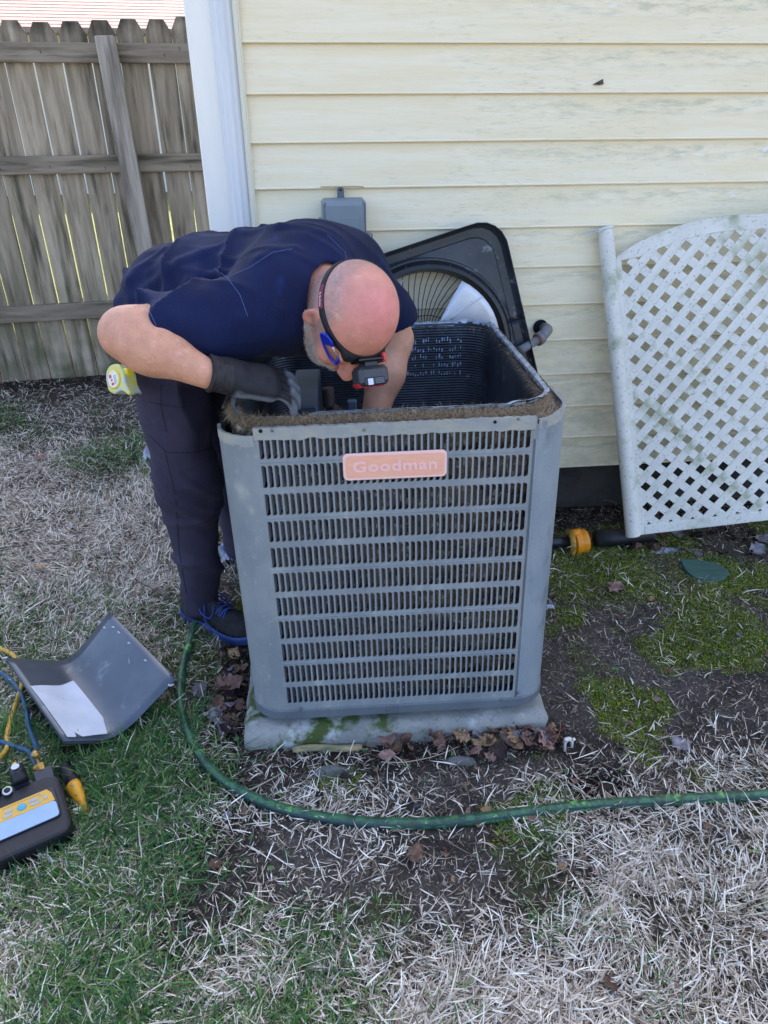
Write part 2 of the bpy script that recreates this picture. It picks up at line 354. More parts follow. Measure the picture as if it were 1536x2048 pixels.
b.add([(-.5, -.4, 2.62), (8.3, -.4, 2.62), (8.3, 3.2, 4.6), (-.5, 3.2, 4.6), (-.5, 7, 2.62), (8.3, 7, 2.62)], [(0, 1, 2, 3), (3, 2, 5, 4), (0, 3, 4), (1, 5, 2), (0, 4, 5, 1)])
b.obj('roof', mat('roof_shingle', S(110, 100, 95), S(90, 84, 80), 20, rough=.9), house)
# hole chip in the siding
q = yp(1197, 167, 2.436); b = B(); b.prism([(-.018, -.003), (.0, .006), (.012, .012), (.016, -.002), (.004, -.004)], -.001, .0015, Matrix.Translation(Vector(q)-Vector((0, 2.45, 0))) @ Matrix.Rotation(math.radians(90), 4, 'X'))
b.obj('broken_chip', mat('dark_hole', S(110, 95, 80), S(60, 55, 50), 60, rough=.9), house)

# ------------------------------------------------------------------ wooden fence
FA = math.atan(.117)
fence = thing('wooden_fence', 'weathered grey wooden privacy fence with dog eared boards, left of the house corner', 'fence', (-1.90, 4.38, 0), (0, 0, FA))
def wood(name, c1, c2, c3, **k): return mat(name, c1, c2, 3.2, rough=.85, bump=.9, bscale=9, stretch=(9, 9, .8), rnd=1, c3=c3, s3=2.2, lo3=.48, hi3=.7, rvar=.22, spec=.2, detail=9, lo=.3, hi=.7, **k)
MWD = wood('weathered_wood', S(184, 168, 146), S(142, 128, 109), S(90, 84, 68))
def knots(m, st=(1, 1, .35), sc=5.5):
    n = m.node_tree.nodes; l = m.node_tree.links; p = n['Principled BSDF']; src = p.inputs['Base Color'].links[0].from_socket
    geo = n.new('ShaderNodeNewGeometry'); mp = n.new('ShaderNodeMapping'); mp.inputs['Scale'].default_value = st; l.new(geo.outputs['Position'], mp.inputs[0])
    v = n.new('ShaderNodeTexVoronoi'); v.inputs['Scale'].default_value = sc; l.new(mp.outputs[0], v.inputs['Vector'])
    mr = n.new('ShaderNodeMapRange'); mr.inputs['From Min'].default_value = .04; mr.inputs['From Max'].default_value = .11; mr.inputs['To Min'].default_value = .75; mr.inputs['To Max'].default_value = 0; l.new(v.outputs['Distance'], mr.inputs[0])
    sx = n.new('ShaderNodeSeparateXYZ'); l.new(geo.outputs['Position'], sx.inputs[0])
    t = n.new('ShaderNodeMix'); t.data_type = 'RGBA'; l.new(mr.outputs[0], t.inputs[0]); l.new(src, t.inputs[6]); t.inputs[7].default_value = (*S(48, 38, 30), 1)
    # green algae low down, black weathering at the very top
    nz = n.new('ShaderNodeTexNoise'); nz.inputs['Scale'].default_value = 6; nz.inputs['Detail'].default_value = 8; l.new(geo.outputs['Position'], nz.inputs['Vector'])
    def band(a, b, col, c, k):
        r = n.new('ShaderNodeMapRange'); r.inputs['From Min'].default_value = a; r.inputs['From Max'].default_value = b; r.inputs['To Max'].default_value = k; l.new(sx.outputs[2], r.inputs[0])
        mu = n.new('ShaderNodeMath'); mu.operation = 'MULTIPLY'; l.new(r.outputs[0], mu.inputs[0]); r2 = n.new('ShaderNodeMapRange'); r2.inputs['From Min'].default_value = .35; r2.inputs['From Max'].default_value = .6; l.new(nz.outputs[0], r2.inputs[0]); l.new(r2.outputs[0], mu.inputs[1])
        x = n.new('ShaderNodeMix'); x.data_type = 'RGBA'; l.new(mu.outputs[0], x.inputs[0]); l.new(c, x.inputs[6]); x.inputs[7].default_value = (*col, 1); return x.outputs[2]
    c = band(.75, .1, S(84, 88, 56), t.outputs[2], .75); c = band(1.68, 1.84, S(46, 42, 40), c, .95)
    l.new(c, p.inputs['Base Color']); return m
knots(MWD)
PW = .1395; gaps0 = -1.474
for k in range(-18, 9):
    x0 = (gaps0+1.90)/math.cos(FA)+k*PW*1.004+.004*random.uniform(-1, 1)+.006; wd = PW-.0055-.004*random.random(); top = 1.823+.004*k+.006*random.uniform(-1, 1)
    if x0 > 1.75: continue
    if x0+wd > 1.62: wd = 1.625-x0
    if wd < .02: continue
    e = .03; t = .016
    out = [(0, .0), (wd, .0), (wd, top-.055), (wd-e, top), (e, top), (0, top-.055)]
    b = B(); b.prism(out, -t, 0, Matrix.Rotation(math.radians(90), 4, 'X'))
    b.obj('fence_picket', MWD, fence, bevel=.002, loc=(x0, .0, -.0), rot=(0, random.uniform(-.003, .003), 0))
MR = wood('weathered_rail', S(172, 158, 138), S(138, 124, 108), S(92, 86, 72)); MR.node_tree.nodes['Mapping'].inputs['Scale'].default_value = (.8, 9, 9)
for (za, zb) in ((1.648, 1.735), (1.138, 1.226), (.36, .452)):
    b = B(); b.box(-2.2, 1.64, -.040, -.001, za, zb, ch=.003); b.obj('fence_rail', MR, fence)
MP = wood('weathered_post', S(176, 166, 154), S(146, 136, 124), S(112, 104, 94))
b = B(); b.box(-.047, .047, -.135, -.0415, .0, 1.76, ch=.005); o = b.obj('fence_post', MP, fence, loc=(.962, 0, -.0), rot=(0, math.radians(-1.6), 0)); o.location.x = .995
b = B(); b.box(-.047, .047, -.135, -.0415, .0, 1.76, ch=.005); b.obj('fence_post', MP, fence, loc=(-1.42, 0, 0))
# nails driven through the rails
for (x, z) in ((.15, 1.16), (.30, 1.175), (.55, 1.18), (.83, 1.17), (1.28, 1.17), (.08, 1.2), (.62, 1.70), (.2, 1.69), (1.22, 1.69), (1.3, 1.72)):
    b = B(); b.tube([(x, -.041, z), (x+.002, -.0425, z-.014)], .0016, 6); b.obj('nail', mat('rust', S(50, 40, 36), rough=.7) if 'rust' not in bpy.data.materials else bpy.data.materials['rust'], fence)

# ------------------------------------------------------------------ neighbouring house beyond the fence
nb = thing('neighbouring_house', 'sunlit neighbouring house with a pale shingle roof, seen over the fence', 'house', (-4.2, 15.5, 0), (0, 0, math.radians(7)))
b = B(); b.box(-8, 9, 0, 8, 0, 2.75); b.obj('wall', mat('neighbour_wall', S(225, 222, 212), rough=.7), nb)
b = B(); 
for k in range(34):
    y0 = -.5+k*.128; z0 = 2.62+k*.058; b.add([(-8.5, y0, z0), (9.5, y0, z0), (9.5, y0, z0+.007), (-8.5, y0, z0+.007), (9.5, y0+.13, z0+.058+.002), (-8.5, y0+.13, z0+.058+.002)], [(0, 1, 2, 3), (3, 2, 4, 5)])
b.add([(-8.5, -.5, 2.55), (9.5, -.5, 2.55), (9.5, -.5, 2.63), (-8.5, -.5, 2.63), (-8.5, 8.5, 2.6), (9.5, 8.5, 2.6), (9.5, 4, 4.6), (-8.5, 4, 4.6)], [(0, 1, 2, 3), (7, 6, 5, 4), (0, 4, 5, 1)])
b.obj('roof', mat('pale_shingle', S(150, 128, 120), S(134, 112, 106), 9, rough=.9, stretch=(1, 4, 4), c3=S(112, 94, 90), s3=40, lo3=.5, hi3=.7), nb)

# ------------------------------------------------------------------ concrete pad
MC = mat('mossy_concrete', S(150, 150, 146), S(128, 130, 128), 6, rough=.9, bump=.7, bscale=60, c3=S(70, 84, 44), s3=9, lo3=.5, hi3=.62, spec=.2)
pc = [gp(484, 1474, .055), gp(1100, 1428, .055)]
pd = (pc[1]-pc[0]); pang = math.atan2(pd[1], pd[0]); PL = np.linalg.norm(pd[:2])
pad = thing('concrete_pad', 'mossy grey concrete equipment pad under the air conditioner', 'concrete pad', (pc[0][0], pc[0][1], 0), (0, 0, pang))
b = B(); V = []; n_ = 40                                   # subdivided top skin with a rough edge
def pad_ring(off_, z_, jit_):
    o_ = rrect(off_, PL-off_, off_, 1.0-off_, max(.004, .022-off_), 4); q_ = []
    for (xa, ya), (xb, yb) in zip(o_, o_[1:]+o_[:1]):
        m_ = max(1, int(math.hypot(xb-xa, yb-ya)/.010)); q_ += [(xa+(xb-xa)*k/m_, ya+(yb-ya)*k/m_) for k in range(m_)]
    q_ = np.array(q_); n_1 = fbm(q_[:, 0]*22, q_[:, 1]*22, np.full(len(q_), z_*22), 3, 3); n_2 = fbm(q_[:, 0]*6, q_[:, 1]*6, np.full(len(q_), 3.), 8, 2)
    return q_, n_1, n_2
q0_, a1, a2 = pad_ring(.0, 0., 0); ctr_ = np.array((PL/2, .5)); rows = []
for off_, z_ in ((.0, -.06), (.0, .0), (.0, .025), (.003, .037), (.009, .047), (.018, .053), (.030, .056), (.05, .057), (.08, .057), (.12, .057), (.18, .056), (.3, .056)):
    dvv = np.stack([np.clip((q0_[:, 0]-PL/2)*9, -1, 1), np.clip((q0_[:, 1]-.5)*9, -1, 1)], 1); nq = fbm(q0_[:, 0]*24, q0_[:, 1]*24, np.full(len(q0_), z_*40+off_*30), 3, 3)
    Q = q0_-dvv*(off_-.0035*nq-.003*a2)[:, None]; rows.append([(a_[0], a_[1], z_+.0018*n_+.0025*m_) for a_, n_, m_ in zip(Q, nq, a2)])
b.grid([r+r[:1] for r in rows]); b.add(rows[-1], [tuple(range(len(rows[-1])))]); b.obj('slab', MC, pad, True)
speckle(MC, S(196, 200, 200), 14, .56, .68, .6); speckle(MC, S(70, 72, 66), 120, .58, .7, .5)

# ------------------------------------------------------------------ air conditioner
def rotm(a, b_, c):
    return Matrix.Rotation(a, 4, 'Z') @ Matrix.Rotation(b_, 4, 'X') @ Matrix.Rotation(c, 4, 'Y')
ACM = Matrix.Translation((.173, 1.345, .136)) @ rotm(math.radians(-2.86), math.radians(-2.73), math.radians(-1.106))
AM = np.array(ACM)
def ac_l(u, v, yl):                                       # pixel ray to a point on the local plane y
    d = AM[:3, :3].T @ ray(u, v); o = AM[:3, :3].T @ (CO-AM[:3, 3]); return o+d*(yl-o[1])/d[1]
ac = thing('air_conditioner', 'large grey louvred outdoor air conditioner with its top removed, full of lint', 'air conditioner'); ac.matrix_world = ACM
def paint(nm, a, b_, c): return mat(nm, a, b_, 9, rough=.42, bump=.12, bscale=120, c3=c, s3=13, lo3=.55, hi3=.75, spec=.45, stretch=(1, 1, .6), detail=9)
MA = paint('faded_grey_paint', S(138, 143, 146), S(122, 129, 134), S(164, 165, 160))
MA2 = paint('faded_grey_paint_corner', S(140, 148, 154), S(128, 138, 146), S(104, 112, 120))
speckle(MA, S(178, 178, 170), 60, .56, .72, .6, mask=6); speckle(MA, S(84, 86, 86), 150, .64, .74, .5); speckle(MA2, S(96, 108, 124), 170, .58, .68, .5); speckle(MA2, S(176, 180, 180), 22, .6, .75, .4)
MIN = mat('inner_metal', S(70, 74, 78), S(52, 55, 60), 12, rough=.6)
MDK = mat('dark_inside', S(30, 32, 35), rough=.85)
HW, ACD, RC, ZB, ZT = .381, .90, .085, -.022, .735
FW, FH, NC, NR = .58, .722, 42, 11; CP = FW/NC; RP = FH/(NR-1+.77); SH = RP*.77
# slotted front: face sheet as one grid with openings
b = B(); zt = FH+.004; zb = -.02; T = .0012
def sheet(x0, x1, z0, z1): b.box(x0, x1, 0, T, z0, z1)
sheet(-.296, -FW/2, ZB, ZT-.012); sheet(FW/2-.0, .3025, ZB, ZT)
zrow = [FH-r*RP-SH for r in range(NR)]                     # bottoms, row 0 on top
sheet(-FW/2, FW/2, ZB, zrow[-1])
for r in range(NR-1): sheet(-FW/2, FW/2, zrow[r+1]+SH, zrow[r])
sheet(-FW/2, FW/2, zrow[0]+SH, ZT)
for r in (0, 2, 4, 6, 8):                                  # pressed beads between the rows
    z = (zrow[r]+zrow[r+1]+SH)/2; b.tube([(-.29, .0005, z), (.295, .0005, z)], .0018, 6)
# left wrap round the corner to the left side, and top flange
cx, cy = -HW+RC, RC; path = [(-.296, 0)]+[(cx-RC*math.sin(a), cy-RC*math.cos(a)) for a in np.linspace(.0, math.pi/2, 12)]+[(-HW, .16)]
P = [[(x, y, z) for (x, y) in path] for z in (ZB, .3, ZT-.013)]; b.grid(P)
P2 = [[(x+.0015*(0 if x > -.3 else 1), y+.0015, z) for (x, y) in path] for z in (ZB, .3, ZT-.013)]; b.grid(P2)
fp = b.obj('front_panel', MA, ac, loc=(0, 0, 0)); smooth_angle(fp, 30)
# ragged folded top flange with flaking paint
b = B(); rr = random.Random(5); top = []; bot = []
xs = np.linspace(-.295, .3, 90)
for x in xs:
    top.append((x, -.0008, ZT+.004+.0012*rr.uniform(-1, 1))); bot.append((x, -.0012, ZT-.0225+.0028*fbm(np.array(x*40), np.array(0.), np.array(0.), 3).item()))
b.grid([bot, top]); b.grid([top, [(p[0], .010, p[2]) for p in top]])
tp = []; bt = []
for i, (x, y) in enumerate(path[1:-1]):
    nx_, ny_ = (x-cx)/RC, (y-cy)/RC; tp.append((x+nx_*.001, y+ny_*.001, ZT-.011+.001*rr.uniform(-1, 1))); bt.append((x+nx_*.0013, y+ny_*.0013, ZT-.034+.003*rr.uniform(-1, 1)))
b.grid([bt, tp]); b.grid([tp, [(p[0]+.007*(cx-p[0])/RC, p[1]+.007*(cy-p[1])/RC, p[2]-.001) for p in tp]])
b.obj('top_flange', mat('chalky_flange', S(160, 158, 146), S(142, 146, 146), 25, rough=.7, bump=.6, bscale=90, stretch=(.5, 1, 1), c3=S(120, 126, 130), s3=60), ac)
# holes / screws
MH = mat('black_hole', (.006, .006, .007), rough=1); MSC = mat('screw_steel', S(120, 122, 124), rough=.4, metal=.8)
for (u, v, r_, m_) in ((521, 862, .0042, MH), (990, 844, .0036, MH)):
    q = ac_l(u, v, -.002); b = B(); b.lathe([(r_, 0), (r_, .0012)], 14, Matrix.Translation(q) @ Matrix.Rotation(math.radians(90), 4, 'X')); b.obj('screw_hole', m_, ac)
for (u, v) in ((544, 861), (728, 860), (1037, 838)):
    q = ac_l(u, v, -.0012); Mx = Matrix.Translation(q) @ Matrix.Rotation(math.radians(90), 4, 'X'); b = B(); b.lathe([(.0034, 0), (.003, .0016), (.0012, .0019)], 12, Mx); b.obj('screw', MSC, ac, True)
# pressed louvres: one rib, curved vane and rounded slot ends
rw = .0041; ow = CP-rw
lb = B(); nz_ = 10; prof_v = [(rw, 0.), (rw+.0004, .0018), (rw+.0017, .0050), (rw+.0036, .0088), (rw+.0052, .0120)]
rows = []
for i in range(nz_+1):
    z = SH*i/nz_; e = min(i, nz_-i)/2.; k = min(1., .35+.65*e)
    rows.append([(rw+(x-rw)*(k if j else 1), y*k, z) for j, (x, y) in enumerate(prof_v)])
lb.grid(rows); lb.add([(0, 0, 0), (rw, 0, 0), (rw, 0, SH), (0, 0, SH), (0, .0022, 0), (0, .0022, SH)], [(0, 1, 2, 3), (3, 5, 4, 0)])
R_ = .0062
for (zc, s) in ((SH, -1), (0, 1)):                         # rounded corners on the right of the slot
    arc = [(CP-R_+R_*math.sin(a), zc+s*(R_-R_*math.cos(a))) for a in np.linspace(0, math.pi/2, 5)]
    base = len(lb.V); lb.V += [(CP+.0002, 0.0002, zc)]+[(x, .0002, z) for x, z in arc]
    lb.F += [(base, base+i+1, base+i+2) if s < 0 else (base, base+i+2, base+i+1) for i in range(4)]
MV = mat('shade_toned_vane', S(104, 112, 120), S(88, 94, 102), 9, rough=.6, c3=S(120, 112, 100), s3=60); n_v = 4*nz_  # shade inside the slots painted into the vanes' darker colour, with dusty mottling
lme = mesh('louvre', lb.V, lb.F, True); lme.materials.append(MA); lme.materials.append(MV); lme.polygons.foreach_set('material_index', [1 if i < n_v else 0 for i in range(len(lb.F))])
try: lme.set_sharp_from_angle(angle=math.radians(45))
except Exception: pass
cnt = 0; rest = B()
for r in range(NR):
    for c_ in range(NC):
        x = -FW/2+c_*CP
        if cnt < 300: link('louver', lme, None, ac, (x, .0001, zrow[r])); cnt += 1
        else: rest.add([(v[0]+x, v[1]+.0001, v[2]+zrow[r]) for v in lb.V], lb.F)
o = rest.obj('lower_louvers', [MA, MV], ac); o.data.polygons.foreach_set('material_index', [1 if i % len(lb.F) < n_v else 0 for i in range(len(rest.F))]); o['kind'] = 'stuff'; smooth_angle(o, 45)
# right corner panel with notch, black gap
def arc_r(x0, off=0, n=14, yend=.20):
    cx2 = HW-RC; return [(x0, 0-off)]+[(cx2+(RC+off)*math.sin(a), RC-(RC+off)*math.cos(a)) for a in np.linspace(0, math.pi/2, n)]+[(HW+off, yend)]
b = B(); pth = arc_r(.3075); zz = [ZB+.001, .2, .5, .69, .7155, ZT]
P = [[(x, y, z) for (x, y) in pth] for z in zz[:4]]; b.grid(P)
pth2 = [(.3235, 0)]+pth[2:]; P = [[(x, y, z-.004*max(0, min(1, (x-.30)/.03))*0+(.012*min(1, i/9.) if z > .72 else 0)) for i, (x, y) in enumerate(pth2)] for z in (.69, .7155, ZT-.006)]; b.grid(P)
P = [[(x-.001, y+.0015, z) for (x, y) in pth] for z in (ZB, ZT-.012)]; b.grid(P)
o = b.obj('corner_panel', MA2, ac); smooth_angle(o, 30)
b = B(); b.box(.300, .3095, .003, .006, ZB, ZT-.02); b.obj('panel_gap', MH, ac)
b = B(); tp = []; bt = []
for i, (x, y) in enumerate(pth2[1:]):
    tp.append((x+.0008, y-.0012, ZT-.002+.012*min(1, i/9.)+.001*rr.uniform(-1, 1))); bt.append((x+.0008, y-.0014, ZT-.024+.01*min(1, i/9.)+.003*rr.uniform(-1, 1)))
b.grid([bt, tp]); b.grid([tp, [(p[0]-.006, p[1]+.007, p[2]-.001) for p in tp]]); b.obj('corner_flange', bpy.data.materials['chalky_flange'], ac)
# side and back sheets with a dark folded lip
b = B()
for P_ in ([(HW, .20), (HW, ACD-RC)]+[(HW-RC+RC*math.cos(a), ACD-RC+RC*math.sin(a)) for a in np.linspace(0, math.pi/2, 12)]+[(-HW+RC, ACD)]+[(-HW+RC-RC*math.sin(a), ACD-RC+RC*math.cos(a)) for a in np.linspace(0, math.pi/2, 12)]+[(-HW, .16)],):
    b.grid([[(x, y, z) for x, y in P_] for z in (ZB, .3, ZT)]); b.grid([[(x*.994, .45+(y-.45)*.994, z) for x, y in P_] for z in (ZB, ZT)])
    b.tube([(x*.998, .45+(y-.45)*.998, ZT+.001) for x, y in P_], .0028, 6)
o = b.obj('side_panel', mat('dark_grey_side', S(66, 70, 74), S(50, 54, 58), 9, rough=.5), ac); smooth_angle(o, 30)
# base pan rim below the panels
b = B(); out = []
def rr_path(off, n=10):
    h, d0, d1, r = HW+off, -off, ACD+off, RC+off; o_ = []
    for cx_, cy_, a0 in ((h-r, d0+r, -90), (h-r, d1-r, 0), (-h+r, d1-r, 90), (-h+r, d0+r, 180)):
        for k in range(n+1):
            a = math.radians(a0+90*k/n); o_.append((cx_+r*math.cos(a), cy_+r*math.sin(a)))
    return o_
o1, o2 = rr_path(.003), rr_path(-.002)
b.grid([[(x, y, z) for x, y in o_+o_[:1]] for z, o_ in ((-.052, o2), (-.050, o1), (-.026, o1), (-.0215, o2))]); b.prism(rr_path(-.004), -.052, -.046)
o = b.obj('base_pan', paint('base_pan_paint', S(104, 112, 118), S(90, 98, 106), S(80, 84, 84)), ac); smooth_angle(o, 35)
for u, v in ((601, 1418), (1003, 1400), (1035, 1386)):
    q = ac_l(u, v, -.0035); b = B(); b.lathe([(.004, 0), (.0035, .002), (.001, .0024)], 12, Matrix.Translation(q) @ Matrix.Rotation(math.radians(90), 4, 'X')); b.obj('screw', MSC, ac, True)
# coil: C shaped finned wall with the lint blanket on its outside
CT = .753
def ring_pts(off, n=16, y0=None):
    so2 = .026+(off-.024)*.28 if off > .024 else off; h, r = HW-so2, max(RC-off+.055, .05); y0 = off if y0 is None else y0; y1 = ACD-so2
    seq = [(-h+r-.0, y0)]; o_ = []
    for cx_, cy_, a0 in ((-h+r, y0+r, 180), (h-r, y0+r, 270), (h-r, y1-r, 0), (-h+r, y1-r, 90)):
        for k in range(n+1):
            a = math.radians(a0+90*k/n); o_.append((cx_+r*math.cos(a), cy_+r*math.sin(a)))
        nxt = None
    dense = []
    o_.append(o_[0])
    for a, c_ in zip(o_[:-1], o_[1:]):
        m_ = max(1, int(math.hypot(c_[0]-a[0], c_[1]-a[1])/.012))
        for k in range(m_): dense.append((a[0]+(c_[0]-a[0])*k/m_, a[1]+(c_[1]-a[1])*k/m_))
    dense.append(o_[0]); return dense
ctop = lambda x, y: CT-.010*blob(np.array(x), np.array(y), -.215, .05, .035, .06, 0, .6).item()-.006*blob(np.array(x), np.array(y), -.30, .06, .05, .1).item()+.005*(x > .25)
inn = ring_pts(.050)
zz = []; z = .02
while z < CT-.004: zz += [(z, 0.), (z+.0042, .0022)]; z += .0085
zz.append((CT, 0))
b = B(); nI = len(inn); cen = (0, .45)
def inset(p, d):
    vx, vy = cen[0]-p[0], cen[1]-p[1]; L = math.hypot(vx, vy); return (p[0]+vx/L*d, p[1]+vy/L*d)
b.grid([[(*inset(p, d), z if z < CT else ctop(*p)) for p in inn] for z, d in zz])
MFIN = mat('coil_fins', S(62, 68, 78), S(40, 45, 54), 7, rough=.42, metal=.35, bump=.3, bscale=80, c3=S(104, 118, 140), s3=22, lo3=.62, hi3=.72)
o = b.obj('coil_fins', MFIN, ac); 
b = B()                                                   # bent bright top edge strip
ed = inn; r5 = random.Random(9)
rowA = [(*p, ctop(*p)+.0015) for p in ed]; rowB = [(*inset(p, -.009-.0045*r5.random()), ctop(*p)+.003+.003*r5.random()) for p in ed]; rowC = [(*inset(p, .0015), ctop(*p)-.007-.004*r5.random()) for p in ed]
b.grid([rowC, rowA, rowB]); b.obj('coil_edge_strip', mat('bright_aluminium', S(196, 206, 220), S(150, 162, 182), 40, rough=.38, metal=.5, bump=.8, bscale=90, c3=S(90, 84, 78), s3=60, lo3=.6, hi3=.7), ac)
# lint blanket: lumpy brown sheath outside the coil
out_ = ring_pts(.021); L_ = len(out_); innr = ring_pts(.050); k_ = min(len(out_), len(inn))
def resamp(pts, n):
    P = np.array(pts); d = np.r_[0, np.cumsum(np.hypot(*np.diff(P, axis=0).T))]; t = np.linspace(0, d[-1], n); return np.stack([np.interp(t, d, P[:, 0]), np.interp(t, d, P[:, 1])], 1)
NL = 520; Po, Pi = resamp(out_, NL), resamp(ring_pts(.044), NL)
rows = []
zl = list(np.arange(.0, .70, .014))+[.706, .718, .727]
for z in zl:
    nn = fbm(Po[:, 0]*55, Po[:, 1]*55, np.full(NL, z*55), 7, 3); dv = (np.array(cen)-Po); dv /= np.linalg.norm(dv, axis=1)[:, None]
    Q = Po+dv*(np.where(Po[:, 1] > .12, .0015, .001)+np.where(Po[:, 1] > .12, .0012, .0035)*nn)[:, None]; rows.append([(q[0], q[1], z) for q in Q])
for t, dz in ((.25, .734), (.5, .742), (.75, .746), (1, .748)):
    nn = fbm(Po[:, 0]*70, Po[:, 1]*70, np.full(NL, t*9), 17, 3); Q = Po*(1-t)+Pi*t
    left = .012*np.clip((-.25-Q[:, 0])/.1, 0, 1)*(Q[:, 1] < .25)
    rows.append([(q[0], q[1]+.002*n_, dz+.0045*n_-.02*(1-t)+.0-lf*0) for q, n_, lf in zip(Q, nn, left)])
b = B(); b.grid(rows); MLINT = mat('brown_lint', S(150, 126, 100), S(78, 65, 54), 26, rough=.98, bump=2.2, bscale=160, c3=S(200, 182, 158), s3=70, lo3=.52, hi3=.68, spec=.1)
o = b.obj('lint_blanket', MLINT, ac, True)
# loose fibres on top and in the corners
N = 30000; t = .82*rng.random(N); ii = (rng.random(N)*NL).astype(int) % NL
front = rng.random(N) < .75; ii[front] = np.where((Po[ii[front], 1] > .3), (rng.random(front.sum())*NL*.42).astype(int), ii[front])
Q = Po[ii]*(1-t)[:, None]+Pi[ii]*t[:, None]; z = .729+.018*t+.004*rng.random(N)
corner = rng.random(N) < .12; nc = corner.sum(); a = rng.random(nc)*math.pi/2; rad = RC*(.35+.6*rng.random(nc))
Q[corner] = np.stack([HW-RC+rad*np.sin(a), RC-rad*np.cos(a)], 1); z[corner] = .708+.028*rng.random(nc)
def strands(P, ln, wd, ang, elev, bend=.4, seed=1):       # P (N,3) -> 3-segment ribbons
    g = np.random.default_rng(seed); n = len(P); d = np.stack([np.cos(ang)*np.cos(elev), np.sin(ang)*np.cos(elev), np.sin(elev)], 1)
    sdv = np.stack([-np.sin(ang), np.cos(ang), np.zeros(n)], 1); tw = g.uniform(-1, 1, n)[:, None]; sdv = sdv+np.array([0, 0, 1.])*tw*.6; sdv /= np.linalg.norm(sdv, axis=1)[:, None]
    bd = g.normal(0, 1, (n, 3))*bend; bd[:, 2] -= bend*.4
    V = np.zeros((n, 7, 3), np.float32)
    for k, (s, wk) in enumerate(((0, .7), (.35, 1), (.7, .8))):
        c_ = P+d*(ln*s)[:, None]+bd*(ln*s*s)[:, None]; V[:, 2*k] = c_-sdv*(wd*wk/2)[:, None]; V[:, 2*k+1] = c_+sdv*(wd*wk/2)[:, None]
    V[:, 6] = P+d*ln[:, None]+bd*ln[:, None]
    i0 = (np.arange(n)*7)[:, None]; T_ = np.array([[0, 1, 3], [0, 3, 2], [2, 3, 5], [2, 5, 4], [4, 5, 6]])
    F = (i0[:, :, None]+T_[None]).reshape(-1, 3); return V.reshape(-1, 3), F
P3 = np.stack([Q[:, 0], Q[:, 1], z], 1); ln = rng.uniform(.006, .018, N)
V, F = strands(P3, ln, np.full(N, .0006), rng.random(N)*6.28, rng.uniform(-.3, .9, N), .6, 3)
me = mesh('lint', V, F); cc = np.array(S(196, 172, 142))[None]*rng.uniform(.3, 1.2, N)[:, None]; set_col(me, np.repeat(cc, 7, 0))
o = link('lint_fibres', me, attr_mat('lint_fibre', rough=.95, spec=.1), ac); o['kind'] = 'stuff'
# inside: divider, compressor, pipes
b = B(); b.box(-.31, .31, .08, .82, .0, .015); b.obj('inner_floor', MDK, ac)
b = B(); b.lathe([(.085, .0), (.09, .02), (.092, .25), (.08, .29), (.045, .315), (.01, .32)], 28, Matrix.Translation((.03, .45, .015))); b.obj('compressor', mat('compressor_black', S(24, 25, 28), rough=.4), ac, True)
b = B(); b.box(-.245, -.175, .28, .62, .05, .69, ch=.004); b.obj('control_box', mat('control_box_grey', S(84, 96, 112), S(70, 80, 92), 9, rough=.5, metal=.3), ac)
b = B(); b.box(-.10, -.075, .40, .42, .02, .66, ch=.003); b.obj('bracket', mat('bracket_grey', S(92, 104, 122), rough=.45, metal=.3), ac)
b = B(); 
for k in range(7): b.tube([(-.145, .5+.02*math.sin(k), .1+k*.085), (-.145, .40, .12+k*.085), (-.13, .38, .14+k*.085)], .012, 10)
b.tube([(-.15, .46, .04), (-.15, .46, .68)], .016, 12); b.obj('reversing_pipe', mat('dirty_copper', S(70, 52, 44), S(40, 34, 32), 20, rough=.6), ac, True)
MCU = mat('copper', S(150, 96, 70), S(110, 74, 56), 15, rough=.35, metal=.7)
b = B(); b.tube(spline([(.03, .45, .3), (.03, .36, .42), (-.06, .34, .44), (-.14, .44, .40), (-.14, .5, .2)]), .007, 10); b.obj('copper_pipe', MCU, ac, True)
for (u, v, w_) in ((640, 640, 0),): pass
# white mineral marks on the inner back fins
b = B(); g5 = random.Random(3)
for row in range(5):
    for k in range(26):
        if g5.random() < .35: continue
        x = .05+k*.0085; z = .70-row*.026+g5.uniform(-.004, .004); h = g5.uniform(.004, .014); y = ACD-.0655
        b.box(x, x+g5.uniform(.0015, .005), y-.0008, y, z, z+h)
b.obj('mineral_mark', mat('mineral_white', S(150, 170, 200), rough=.8), ac)
# name badge
bc = (ac_l(686, 932, 0)+ac_l(893, 929, 0))/2; bw = np.linalg.norm(ac_l(893, 924, 0)-ac_l(686, 936, 0)); p0 = ac_l(790, 902, 0); p1 = ac_l(790, 955, 0); bh = abs(p0[2]-p1[2]); bz = (p0[2]+p1[2])/2
badge = link('badge', None, None, ac, (bc[0], -.001, bz), (math.radians(90), 0, 0))
b = B(); b.prism(rrect(-bw/2, bw/2, -bh/2, bh/2, .011, 8), 0, .005); o = b.obj('badge_plate', mat('faded_pink_rim', S(240, 196, 188), rough=.6), badge, bevel=.0012)
b = B(); b.prism(rrect(-bw/2+.0055, bw/2-.0055, -bh/2+.0055, bh/2-.0055, .007, 8), .005, .0056); b.obj('badge_field', mat('faded_peach', S(240, 178, 150), S(236, 170, 144), 30, rough=.6, stretch=(1, 4, 1)), badge)
cu = bpy.data.curves.new('lettering', 'FONT'); cu.body = 'Goodman'; cu.size = .0315; cu.extrude = .0006; cu.offset = .0006; cu.align_x = 'CENTER'; cu.align_y = 'CENTER'; cu.space_character = 1.08; cu.resolution_u = 3
tmp = bpy.data.objects.new('lettering_tmp', cu); C.objects.link(tmp); bpy.context.view_layer.update()
dg = bpy.context.evaluated_depsgraph_get(); tme = bpy.data.meshes.new_from_object(tmp.evaluated_get(dg)); bpy.data.objects.remove(tmp)
